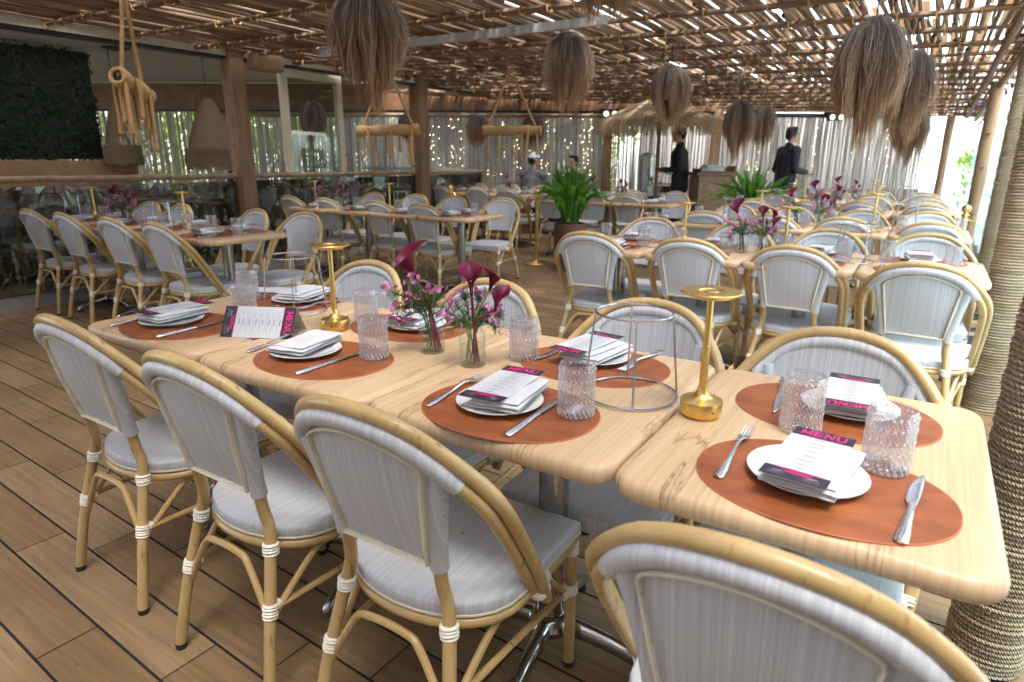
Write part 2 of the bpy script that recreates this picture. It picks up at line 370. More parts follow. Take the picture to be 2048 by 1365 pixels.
struct(mb('kerb_grey').build('placeholder')) if False else None
g = mb('kerb_grey'); g.box((1.10, 13.5, .045), (.13, 33, .09)); tag(g.build('deck_kerb'), 'pale grey kerb along the right edge of the deck under the glass screen', 'kerb')

# ---- frame of the back wall: l metres along it, d metres beyond it
# the back of the terrace is a straight line through (-6.21, 9.36), turned 32.7 degrees from the table rows
FW, RT, BACK0 = Vector((-.5408, .8412, 0)), Vector((.8412, .5408, 0)), Vector((-6.207, 9.360, 0))
def BK(l, z=0, d=0): p = BACK0+FW*d+RT*l; return Vector((p.x, p.y, z))
BRZ = atan2(RT.y, RT.x)
# ---- reed pergola
def zr(x, y): return 2.33-.018*(x+6)-.02*(y-3)*(.4+.6*(x+6)/7)
def yend(x): return 13.45+.643*(x-.39)
perg = thing('reed_pergola', 'brown reed pergola roof with poles and gaps letting daylight through', 'pergola', (0, 0, 0))
g = mb('reed'); x = -9.6
while x < .93:
    right = max(0, (x+6)/7)
    y = (-4.6 if x > -6.02 else 8.25)+random.uniform(-.4, 0); ye = yend(x)
    while y < ye:
        L = random.uniform(1.3, 2.9); e = min(y+L, ye)
        if random.random() < lerp(.985, .86, right) and e-y > .3:
            r0 = random.uniform(.010, lerp(.017, .0195, right)); xx = x+random.uniform(-.010, .010); x2 = xx+random.uniform(-.035, .035)
            dz = random.uniform(0, .018); n_ = 4; pts = []; rr = []
            for i in range(n_):
                f = i/(n_-1); yy = lerp(y-.06, e+.06, f); X = lerp(xx, x2, f)+random.uniform(-.009, .009)*(.6+right)
                pts.append((X, yy, zr(X, yy)+dz+random.uniform(-.005, .005))); rr.append(r0*random.uniform(.85, 1.12))
            g.tube(pts, rr, 6, False)
        y = e
    x += lerp(.0265, .052, right)*random.uniform(.8, 1.2)
g.build('reed_cover', perg)
g = mb('tan_slat'); x = -9.5
while x < .9:
    right = max(0, (x+6)/7); y = -4.6 if x > -6 else 8.3
    while y < yend(x):
        L = random.uniform(.5, 1.6)
        if random.random() < lerp(.80, .66, right):
            wd = random.uniform(.035, .062); e = min(y+L, yend(x)); z0 = zr(x, y)+.06+random.uniform(0, .012)
            g.box((x, (y+e)/2, z0), (wd, e-y, .010))
        y += L
    x += .06
g.build('upper_slats', perg)
g = mb('reed')
for i in range(900):
    X = -6+6.9*random.random()**.7; Y = random.uniform(-1, 12); L = random.uniform(.7, 2.2); dx = random.uniform(-.07, .07)*L; ye = min(Y+L, yend(X)-.1)
    if ye > Y+.2: g.tube([(X, Y, zr(X, Y)+.030), (X+dx*.5+random.uniform(-.012, .012), (Y+ye)/2, zr(X, (Y+ye)/2)+.034), (min(.93, X+dx), ye, zr(X, ye)+.030)], random.uniform(.005, .010), 5, False)
g.build('thin_canes', perg)
yb = -4.2; nb = 0; tk = mb('tan_rope')
while yb < 13.2:
    xs = -6.0 if yb < 8.4 else max(-9, (yb-13.2)/.643+.39); xe = .93
    if yb > 9.4: xs = (yb-13.45)/.643+.5
    if xe-xs > .5:
        b = mb('batten')
        for off in ((0,) if nb % 2 else (0, .045)):
            pts = []; rr = []; n_ = max(3, int((xe-xs)/.35))
            for i in range(n_+1):
                X = lerp(xs, xe, i/n_)+random.uniform(-.05, .05)*(0 < i < n_); Y = yb+off+random.uniform(-.012, .012)
                pts.append((X, Y, zr(X, Y)-.035+random.uniform(-.006, .006))); rr.append(random.uniform(.013, .021))
            b.tube(cr_curve(pts, 2), [rr[min(len(rr)-1, i//2)] for i in range(len(cr_curve(pts, 2)))], 7)
        o = b.build('batten', perg)
        X = xs+.1
        while X < xe:
            tk.tube([(X, yb-.028, zr(X, yb)-.02), (X+.004, yb-.02, zr(X, yb)-.062), (X+.006, yb+.035, zr(X, yb)-.06), (X, yb+.06, zr(X, yb)-.02)], .006, 5); X += random.uniform(.12, .26)
    yb += random.uniform(.50, .68); nb += 1
tag(tk.build('rope_ties', perg), kind='stuff')
g = mb('grey_steel'); g.box((-3.15, 3.55, 2.185), (2.9, .05, .06)); g.build('steel_beam', perg)
g = mb('batten'); g.tube([(.83, y, zr(.83, y)-.075+random.uniform(-.008, .008)) for y in (-4.5, .9, 3.1, 5.7, 8.0, 10.5, 13.2)], .036, 8)
g.tube([(.70, y, zr(.7, y)-.04) for y in (-4.5, 1, 3, 5.7, 8.0, 10.5, 13.2)], .026, 8); g.build('edge_pole', perg)
# little bulbs strung under the right edge
g = mb('black_plastic')
for i in range(22):
    y = -.5+i*.62; g.tube([(.86, y, zr(.86, y)-.09), (.865, y+.02, zr(.86, y)-.17)], .004, 4); g.ball((.865, y+.02, zr(.86, y)-.20), (.016, .016, .028), 8, 5)
g.build('festoon_bulbs', perg)

# ---- rope-wrapped posts on the right
def rope_post(x, y, r, H, ring, label, segs=40, twist=True):
    t_ = thing('rope_post', label, 'post', (x, y, 0), 0, 'rope wrapped posts along the right edge')
    g = mb('rope'); n_ = int(H/ring); prof = []
    for i in range(n_):
        jr = random.uniform(-.0018, .0022)
        for q in (0, .25, .5, .75): prof.append((r+jr+ring*.5*(abs(sin(pi*q))**.7)*.95, (i+q)*ring))
    def tw(a, z, i):
        k = i//4; return .0012*sin(a*44+k*2.1+z*260)*(1 if twist else 0)+.0008*sin(a*3+k)
    g.lathe(prof, segs, (0, 0, 0), True, True, tw); g.build('rope_wrap', t_)
    core = mb('timber'); core.lathe([(r*.8, H-.02), (r*.8, H+.04)], 16); core.build('core_top', t_)
    if segs > 60:
        fz = mb('tan_rope')
        for i in range(420):
            a = random.uniform(0, 2*pi); z = random.uniform(0.02, H-.1); q = r+ring*.42; L = random.uniform(.012, .035)
            p0 = Vector((q*cos(a), q*sin(a), z)); out = Vector((cos(a), sin(a), random.uniform(-1, 1.2))).normalized(); sd = Vector((-sin(a), cos(a), 0))*random.uniform(-1, 1)
            fz.tube([p0, p0+out*L*.45+sd*L*.4, p0+out*L*.75+sd*L], [.0004, .0004, .0002], 3, False)
        fz.build('loose_fibres', t_)
    return t_
rope_post(.685, .93, .079, zr(.7, .9)-.05, .0135, 'thick rope wrapped post beside the front table row, nearest the camera', 150)
rope_post(.783, 3.09, .082, zr(.78, 3.1)-.05, .0150, 'pale rope wrapped post at the right end of the second right-hand row', 90)
rope_post(.885, 5.72, .080, zr(.88, 5.7)-.05, .0160, 'rope wrapped post further back, beside the right-hand gold stanchion', 40)
def timber_post(x, y, s_, z0, z1, label, rz=0, rnd=False, name='timber_post', group='timber posts holding the pergola'):
    t_ = thing(name, label, 'post', (x, y, 0), rz, group); g = mb('timber')
    if rnd: g.tube([(random.uniform(-.006, .006), random.uniform(-.006, .006), lerp(z0, z1, i/6)) for i in range(7)], [s_/2*random.uniform(.93, 1.05) for _ in range(7)], 14)
    else:
        g.box((0, 0, (z0+z1)/2), (s_, s_, z1-z0))
    g.build('shaft', t_)
    k = mb('bar_wood')
    for _ in range(4):
        z = random.uniform(z0+.4, z1-.2); k.tube([(s_*.2*random.uniform(-1, 1), -s_*.5-.0015, z), (s_*.2, -s_*.5-.002, z)], [.010, .010], 8)
    k.build('knots', t_); return t_
timber_post(.80, 8.05, .125, 0, zr(.8, 8)-.04, 'round bare timber post between the rope posts and the back right corner', 0, True)
timber_post(.47, 12.75, .125, 0, zr(.47, 12.7)-.04, 'round timber post in the far right corner by the strand curtain', 0, True)

# ---- left side: kerb, glass balustrade, posts, fascia
XW = -5.96
g = mb('kerb_grey'); g.box((XW-.05, 3.2, .06), (.10, 10.4, .12)); tag(g.build('wall_kerb'), 'low grey kerb under the glass balustrade on the left', 'kerb')
timber_post(XW+.02, 3.535, .165, 0, 2.36, 'square timber post on the left, nearest the camera, with the wrapped lamp box', 0, False)
timber_post(XW+.02, 6.46, .19, 0, 2.42, 'square timber post standing behind the second left-hand table row', 0, False)
for a, b, lab in ((-1.9, 3.45, 'glass balustrade bay left of the nearest timber post with a bamboo rail'), (3.62, 6.36, 'glass balustrade bay between the two square timber posts'), (6.56, 8.04, 'short glass balustrade bay beyond the second timber post ending at a wooden upright')):
    t_ = thing('glass_balustrade', lab, 'balustrade', (XW, (a+b)/2, 0), 0, 'glass balustrade bays on the left')
    L = (b-a)/2; p = mb('dark_glass'); n_ = max(1, round((b-a)/1.4)); wv = (b-a)/n_
    for i in range(n_): p.box((0, -L+wv*(i+.5), .565), (.012, wv-.012, .89))
    p.build('glass_panel', t_)
    r_ = mb('batten'); n_ = int((b-a)/.16); pts = []; rr = []
    for i in range(n_+1): pts.append((random.uniform(-.005, .005), lerp(-L, L, i/n_), 1.075-.004*(lerp(a, b, i/n_))+random.uniform(-.005, .005))); rr.append(.027*random.uniform(.9, 1.12))
    r_.mats = ['weathered_wood']; r_.tube(pts, rr, 10); r_.build('handrail', t_)
    if b > 8: q = mb('weathered_wood'); q.box((0, L, .53), (.07, .07, 1.06)); q.build('end_upright', t_)
fa = thing('fascia_beam', 'beige metal fascia beam with a black track over the left opening', 'beam', (XW, 3, 0))
g = mb('beige_aluminium'); g.box((0, .35, 2.295), (.10, 9.0, .075)); g.build('cover_strip', fa)
g = mb('black_track'); g.box((-.02, .35, 2.242), (.12, 9.0, .028)); g.build('track', fa)
fr = thing('folding_glass_door', 'beige framed glass door panel standing folded beside the left timber post', 'door', (XW-.10, 4.66, 0), radians(4))
g = mb('beige_aluminium')
for y in (-.44, .44): g.box((0, y, 1.12), (.06, .085, 2.22))
g.box((0, 0, 2.185), (.06, .795, .09)); g.box((0, 0, .07), (.06, .795, .12)); g.build('frame', fr)
g = mb('window_glass'); g.box((0, 0, 1.14), (.01, .79, 2.0)); g.build('pane', fr)
# wrapped box lamp / speaker on the first post
t_ = thing('wrapped_speaker', 'tan fabric wrapped speaker box fixed to the top of the left timber post', 'speaker', (XW+.16, 3.84, 2.235), 0)
g = mb('tan_lamp_wrap')
out = [(.115*cos(a)*(1+.0*a), .19*sin(a)) for a in [2*pi*i/28 for i in range(28)]]
out = [(math.copysign(abs(p[0]/.115)**.55*.115, p[0]), math.copysign(abs(p[1]/.19)**.55*.19, p[1])) for p in out]
g.slab(out, -.095, .085, .03); g.build('case', t_); g = mb('grey_steel'); g.box((0, -.21, .03), (.05, .05, .03)); g.build('bracket', t_)

ew = mb('plaster'); ew.box((-2.6, -5.0, 1.2), (7.6, .2, 2.9)); ew.box((1.3, -2.3, 1.2), (.2, 5.2, 2.9)); tag(ew.build('light_block_wall'), 'plain pale walls added out of view, blocking light behind and right of the viewpoint', 'wall')  # unseen walls, added to hold back light behind and beside the viewpoint
# ---- the room behind the left opening
room = thing('dining_room', 'dim indoor room seen through the left opening, pale ceiling, dark back', 'room', (0, 0, 0))
g = mb('plaster'); g.box((-9.9, 2.4, 2.58), (7.4, 11, .08)); g.build('ceiling', room)
g = mb('plaster'); g.box((-13.55, 1.0, 1.25), (.08, 8.0, 2.56)); g.build('end_wall', room)
g = mb('black_track')
for x0, y0 in ((-7.4, 4.1), (-8.3, 3.6), (-7.2, 2.6)): g.lathe([(.16, 0), (.15, -.015), (.10, -.02), (.09, -.012)], 20, (x0, y0, 2.538))
g.build('ceiling_vents', room)
g = mb('grey_steel'); g.box((-8.3, 7.9, 1.07), (4.6, .05, .05)); g.box((-8.3, 7.9, 2.46), (4.6, .06, .14)); g.build('rear_rail', room)
hw = thing('hedge_wall', 'dark green artificial hedge wall inside the room above the wooden booth back', 'hedge', (-8.7, .8, 0))
g = mb('dark_void'); g.box((-.12, 0, 1.86), (.2, 5.3, 1.28)); g.build('backing', hw)
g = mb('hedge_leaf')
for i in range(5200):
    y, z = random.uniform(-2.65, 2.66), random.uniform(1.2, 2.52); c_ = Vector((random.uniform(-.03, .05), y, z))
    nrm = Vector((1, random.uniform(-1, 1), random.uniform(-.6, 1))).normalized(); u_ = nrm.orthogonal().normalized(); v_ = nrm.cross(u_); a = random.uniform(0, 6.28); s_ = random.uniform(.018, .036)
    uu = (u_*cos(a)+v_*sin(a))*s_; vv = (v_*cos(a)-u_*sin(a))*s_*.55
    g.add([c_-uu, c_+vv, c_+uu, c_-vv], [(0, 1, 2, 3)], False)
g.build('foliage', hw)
bt = thing('booth_back', 'brown wooden booth back panel below the dark hedge wall', 'booth', (-8.5, .9, 0))
g = mb('booth_wood'); g.box((0, 0, .80), (.09, 5.66, .82)); g.build('panel', bt)
g = mb('black_cloth'); g.box((.35, 0, .25), (.6, 5.4, .40)); g.build('seat', bt)
g = mb('white_cloth')
sg = thing('cream_sign', 'cream sign panel with a dark letter A behind the left glass', 'sign', (-6.9, 1.02, .86), radians(14))
g = mb('plaster'); g.mats = ['white_wall']; g.box((0, 0, 0), (.03, .75, .17)); g.build('panel', sg)
g = mb('ink_plum')
def stroke(gm, a, b, w_, org, ux, uy, nz=.0):
    a = Vector(a); b = Vector(b); d = (b-a).normalized(); p = Vector((-d.y, d.x))*w_/2
    q = [a-p, b-p, b+p, a+p]; O, X, Y = Vector(org), Vector(ux), Vector(uy)
    gm.quad(*[O+X*v.x+Y*v.y for v in q])
for dy in (0, .24):
    for a, b in (((-.03, 0), (0, .075)), ((.03, 0), (0, .075)), ((-.018, .028), (.018, .028))): stroke(g, a, b, .012, (.0165, .05+dy, -.04), (0, 1, 0), (0, 0, 1))
g.build('lettering', sg)
def bell_pendant(x, y, zt, h, r, label):
    t_ = thing('rope_bell_pendant', label, 'pendant lamp', (x, y, zt), 0, 'rope bell pendants inside the room')
    g = mb('fine_rope'); prof = []
    n_ = 46
    for i in range(n_):
        f = i/(n_-1); R = r*(.20+.80*(1-(1-f)**1.7)) if f < .78 else r*(1.0+.06*(f-.78)/.22)
        prof.append((R+.006*(i % 2), -h*f))
    g.lathe(prof[::-1], 36, (0, 0, 0), False, True); g.build('shade', t_)
    g = mb('fine_rope')
    for i in range(120):
        a = 2*pi*i/120; q = r*1.03; z0 = -h*.72
        g.tube([(q*cos(a), q*sin(a), z0), (q*1.04*cos(a), q*1.04*sin(a), z0-h*.2), (q*1.02*cos(a), q*1.02*sin(a), -h*1.02-random.uniform(0, .04))], .006, 4, False)
    g.build('fringe', t_); g = mb('black_track'); g.tube([(0, 0, 0), (0, 0, 2.54-zt)], .006, 6); g.build('cord', t_)
bell_pendant(-7.6, 4.28, 1.97, .84, .32, 'tan rope bell pendant lamp with a fringe, hung inside left of the timber post')
bell_pendant(-8.35, 3.52, 1.93, .74, .20, 'dark rope bell pendant lamp hung inside beside the hedge wall')

# ---- strand curtains along the back
def curtain(l0, l1, ztop, zbot, label, sp=.034, jag=.03, cols='cord', dens=1.0):
    t_ = thing('strand_curtain', label, 'curtain', BK((l0+l1)/2), BRZ, 'strand curtains along the back')
    g = mb(cols); l = -(l1-l0)/2+.02
    while l < (l1-l0)/2-.02:
        if random.random() < dens:
            wd = random.uniform(.006, .013)*(1.35 if l1 < 1.7 else 1); zb = zbot+random.uniform(-jag, jag); y0 = random.uniform(-.05, .05); ph = random.uniform(0, 6)
            pts = [(l+.006*sin(ph+i), y0+.006*cos(ph*2+i), lerp(ztop, zb, i/5)) for i in range(6)]
            g.tube(pts, wd, 4, False)
        l += random.uniform(sp*.5, sp*1.3)
    g.build('strands', t_)
    g = mb('black_track'); g.box((0, 0, ztop+.035), (l1-l0, .07, .07)); g.build('header', t_); return t_
curtain(-8.9, -5.05, 2.04, .12, 'grey strand curtain farthest left, seen through the indoor room', .021)
curtain(-4.95, -1.70, 2.04, .12, 'grey strand curtain with bright foliage showing, left of the second timber post', .018)
curtain(-1.60, 1.66, 2.04, .12, 'grey strand curtain with fairy lights behind the seated guests', .0165)
curtain(1.80, 3.62, 2.02, .12, 'grey strand curtain behind the counter under the thatched umbrella', .022)
curtain(3.80, 7.55, 1.98, .50, 'pale strand curtain with ragged lower ends at the back right', .017, .14)
for l, lab in ((-5.0, 'dark back post seen through the folded glass door'), (-1.65, 'dark back post hidden behind the second timber post'), (1.73, 'dark brown back post left of the thatched umbrella, under twin spotlights'), (3.71, 'brown back post right of the thatched umbrella')):
    p = BK(l); q = timber_post(p.x, p.y, .16, 0, 2.12, lab, BRZ, False, 'back_post', 'dark posts along the back'); 
g = MB().use('bar_wood'); p = BK(-.9, 2.30); g.box((0, 0, 0), (17.5, .12, .44)); o = g.build('back_header_beam', None, p, BRZ); tag(o, 'long dark header beam above the strand curtains at the back', 'beam')
g = mb('weathered_wood'); g.tube([(-5.5, -.12, 0), (2.4, -.12, .0)], .035, 10); o = g.build('back_pole', None, BK(-.2, 1.99), BRZ); tag(o, 'thin pale pole hung under the back header beam above the curtains', 'pole')
# twin spotlights
for l, z, lab in ((1.73, 2.02, 'pair of round spotlights on the dark post left of the umbrella'), (5.75, 1.98, 'pair of round spotlights above the pale curtain at the back right')):
    t_ = thing('twin_spotlight', lab, 'spotlight', BK(l, z, -.18), BRZ)
    g = mb('black_plastic')
    for s_ in (-.075, .075): g.tube([(s_, .06, 0), (s_, -.06, 0)], .062, 16)
    g.box((0, .07, .05), (.34, .04, .08)); g.build('housing', t_)
    g = mb('spot_lens')
    for s_ in (-.075, .075): g.tube([(s_, -.062, 0), (s_, -.066, 0)], .045, 14)
    g.build('lens', t_)
# fairy lights
def fairy(l0, l1, z0, z1, n_, label):
    t_ = thing('fairy_light_string', label, 'fairy lights', BK((l0+l1)/2, 0, -.12), BRZ, 'fairy lights on the back curtains')
    g = mb('fairy_bulb'); wv = mb('cord')
    cols_ = sorted(random.uniform(-(l1-l0)/2, (l1-l0)/2) for _ in range(max(3, n_//5)))
    for i in range(n_):
        x_ = random.choice(cols_)+random.uniform(-.04, .04); g.ball((x_, 0, random.uniform(z0, z1)), .0056, 6, 4)
    for x_ in cols_: wv = mb('cord'); wv.tube([(x_, .01, 2.0), (x_+.02, .01, (z0+z1)/2), (x_, .01, z0)], .002, 3, False); wv.build('wire', t_)
    g.build('bulbs', t_)
fairy(-1.5, -.5, 1.0, 1.95, 34, 'warm fairy lights right of the second timber post')
fairy(-.45, .5, .95, 1.95, 30, 'warm fairy lights above the man in the cap')
fairy(.55, 1.6, .85, 1.95, 52, 'dense warm fairy lights left of the dark back post')
fairy(1.9, 3.3, .8, 1.7, 22, 'sparse fairy lights under the thatched umbrella')
fairy(3.95, 5.2, .9, 1.9, 34, 'fairy lights between the two waiters')
fairy(5.3, 7.4, .95, 1.9, 40, 'faint fairy lights on the pale right curtain')
# what stands behind the curtains
g = mb('dull_wall'); g.box((0, 0, 1.3), (5.6, .12, 2.6)); o = g.build('pale_back_wall', None, BK(5.3, 0, .75), BRZ); tag(o, 'pale wall showing through the right-hand strand curtains', 'wall')
g = mb('brown_paint'); g.box((0, 0, .36), (3.9, .05, .72)); o = g.build('brown_bench_front', None, BK(5.75, 0, .22), BRZ); tag(o, 'dark red brown bench front below the ragged curtain ends', 'bench')
def tree(x, y, H, R, n_, label, mat_='tree_leaf', leaf=.10, zc=.55, group='trees behind the curtains', grow=1.0):
    t_ = thing('garden_tree', label, 'tree', (x, y, -.3), random.uniform(0, 6), group)
    g = mb('bark'); top = H*.8; br = []
    g.tube([(0, 0, 0), (.05, .02, H*.3), (.0, .08, H*.55), (.06, .05, top)], [R*.09+.03, R*.07+.02, R*.045+.01, .012], 9)
    cl = []
    for i in range(26):
        a = random.uniform(0, 6.28); e = random.uniform(-.5, 1); rr = R*random.uniform(.35, 1)
        c_ = Vector((rr*cos(a)*cos(e*.9), rr*sin(a)*cos(e*.9), H*zc+H*.42*e*random.uniform(.5, 1))); cl.append((c_, R*random.uniform(.22, .42)))
        if i % 2 == 0: g.tube([(0, .04, H*random.uniform(.2, .6)), c_*.55+Vector((0, 0, H*.2)), c_], [.03, .018, .006], 5)
    g.build('trunk', t_)
    g = mb(mat_)
    for i in range(n_):
        c_, rr = random.choice(cl); d = Vector((random.gauss(0, 1), random.gauss(0, 1), random.gauss(0, .8))); p = c_+d.normalized()*rr*random.random()**.4
        nrm = Vector((random.gauss(0, 1), random.gauss(0, 1), random.gauss(.4, 1))).normalized(); u_ = nrm.orthogonal().normalized(); v_ = nrm.cross(u_); s_ = leaf*random.uniform(.5, 1.1)
        g.add([p-u_*s_, p+v_*s_*.42, p+u_*s_, p-v_*s_*.42], [(0, 1, 2, 3)], False)
    g.build('crown', t_); return t_
hb = thing('garden_hedge', 'tall bright green hedge growing behind the left-hand strand curtains', 'hedge', BK(-4.2, -.3, 3.2), BRZ)
g = mb('tree_leaf')
for i in range(12000):
    p = Vector((random.uniform(-7.5, 6.6), random.gauss(0, .22), 3.2*random.random()**.9)); nrm = Vector((random.gauss(0, 1), random.gauss(-.6, 1), random.gauss(.4, 1))).normalized(); u_ = nrm.orthogonal().normalized(); v_ = nrm.cross(u_); s_ = random.uniform(.05, .11)
    g.add([p-u_*s_, p+v_*s_*.45, p+u_*s_, p-v_*s_*.45], [(0, 1, 2, 3)], False)
g.build('foliage', hb)
g = mb('bark')
for i in range(24): x = -6+12*i/23+random.uniform(-.1, .1); g.tube([(x, 0, 0), (x+random.uniform(-.1, .1), .05, 1.3), (x+random.uniform(-.2, .2), 0, 2.4)], [.03, .02, .008], 6)
g.build('stems', hb)
tl = ['leafy tree behind the curtain farthest left', 'bushy tree behind the curtain, second from the left', 'leafy tree behind the curtain left of the second timber post', 'yellow green tree showing right of the second timber post', 'leafy tree behind the seated guests', 'leafy tree behind the dark back post']
for i, l in enumerate((-8.6, -6.6, -4.4, -2.3, -.3, 1.6)):
    p = BK(l, 0, 4.6+.6*(i % 2)); tree(p.x, p.y, 4.2, 1.6, 2300, tl[i])
# ---- outside right
for i, (y0, y1) in enumerate(((.35, 1.6), (1.65, 3.85), (3.9, 6.1), (6.15, 8.35), (8.4, 10.6), (10.65, 13.4), (13.45, 18), (18.05, 23), (23.05, 30))):
    t_ = thing('glass_windscreen', 'pale green glass wind screen outside, %s' % ('nearest the camera', 'second from the camera', 'beside the second rope post', 'between the third rope post and the bare post', 'beyond the bare post', 'level with the far corner post', 'just past the deck corner', 'well past the deck corner', 'farthest away')[i], 'glass screen', (1.02, (y0+y1)/2, .06), 0, 'glass wind screens on the right edge')
    g = mb('screen_glass'); g.box((0, 0, .895), (.014, y1-y0-.02, 1.78)); g.build('pane', t_)
    g = mb('dull_steel'); 
    for y in (-.45, .45): g.box((0, y, .03), (.06, .08, .1))
    g.build('clamp', t_)
hr = thing('stair_handrail', 'double metal handrail sloping down outside the glass screens', 'handrail', (1.75, 0, 0))
g = mb('dull_steel')
for dz in (0, -.14): g.tube([(-.55, 13.6, .66+dz), (-.15, 9.8, .58+dz), (.0, 7.7, .51+dz), (.15, 5.7, .37+dz), (.3, 3.9, .2+dz)], .026, 10)
for x, y, z in ((-.5, 13.2, .65), (-.15, 9.8, .58), (.0, 7.7, .51), (.15, 5.7, .37)): g.tube([(x, y, -.3), (x, y, z)], .02, 8)
g.build('tubes', hr)
wb = thing('white_building', 'bright white building beyond the glass screens', 'building', (3.2, 36, -.3))
g = mb('white_wall'); g.box((0, 0, 2.6), (6.2, 8, 5.2)); g.box((0, 0, 5.3), (6.5, 8.3, .22)); g.box((1.6, -4.6, 1.6), (3.0, 1.2, 3.2)); g.build('wall', wb)
for x0 in (-1.6, .4):
    g = mb('grey_steel'); g.box((x0, -4.02, 3.6), (1.1, .06, .8)); o = g.build('window', wb); g = mb('window_glass'); g.mats = ['blue_cloth']; g.box((x0, -4.06, 3.6), (.98, .03, .68)); g.build('pane', o)
for i, (x, y, H, R, lab) in enumerate(((1.75, 17.5, 2.2, 1.0, 'low green shrub outside the glass by the far corner post'), (1.95, 12.2, 1.25, .55, 'low shrub outside the glass beyond the bare timber post'), (2.7, 25, 2.9, 1.6, 'green tree outside in front of the white building'), (1.75, 8.6, 1.05, .5, 'low shrub outside beside the metal handrail'), (2.6, 15.0, 1.9, .9, 'yellow green shrub outside right of the rope posts'), (1.85, 5.6, 1.0, .5, 'olive shrub outside behind the nearest rope post'))):
    tree(x, y, H, R, 2200, lab, 'tree_leaf', .08, .5, 'shrubs outside on the right')

# ================================================================== CHAIRS
def mir(pts): return [(-p[0], p[1], p[2]) for p in pts]
OUT_H = [(.224, .068, .331), (.233, .011, .434), (.241, -.068, .559), (.2375, -.151, .685), (.172, -.217, .780), (.100, -.250, .828)]
OUTER = OUT_H+[(0, -.261, .844)]+mir(OUT_H[::-1])
IN_H = [(.204, .062, .335), (.216, -.004, .424), (.2245, -.084, .547), (.2205, -.166, .671), (.160, -.226, .759), (.096, -.251, .803)]
INNER = IN_H+[(0, -.260, .818)]+mir(IN_H[::-1])
BACKLEG = [(.184, -.248, .012), (.170, -.218, .17), (.146, -.178, .34), (.132, -.160, .42), (.122, -.165, .475), (.127, -.178, .56), (.145, -.197, .66), (.165, -.214, .745)]
def seat_outline(k=1.0, front=.262):
    pts = [(-.212*k, front), (.212*k, front)]
    for i in range(15):
        a = pi*i/14; pts.append((.212*k*cos(a)**1 if True else 0, -.005-.165*k*sin(a)**.85 if sin(a) > 0 else -.005))
    return pts
def wrap(g, p, d, r, n_=4, w_=.007):
    """a few turns of flat cream binding round a joint"""
    p, d = Vector(p), Vector(d).normalized()
    for i in range(n_):
        o = p+d*((i-(n_-1)/2)*w_*1.06)+Vector((0, 0, .0008*(i % 2))); pts = []; rr = []
        for q in (-.5, -.35, 0, .35, .5): pts.append(o+d*q*w_); rr.append(r-.0012+.0034*(1-(2*q)**2)+.0007*(i % 2))
        g.tube(pts, rr, 12)
def back_surface(u, v):
    """u -1..1 across, v 0..1 from bottom edge to arch"""
    a = abs(u); bx, by, bz = .120*u, -.176, .518
    tx = .160*u; ty = -.254+.036*a**2.2; tz = .810-.058*a**2.2
    x = lerp(bx, tx, v**1.05); y = lerp(by, ty, v); z = lerp(bz, tz, v)
    y -= .012*sin(pi*v)*(1-.6*u*u)
    return Vector((x, y, z))
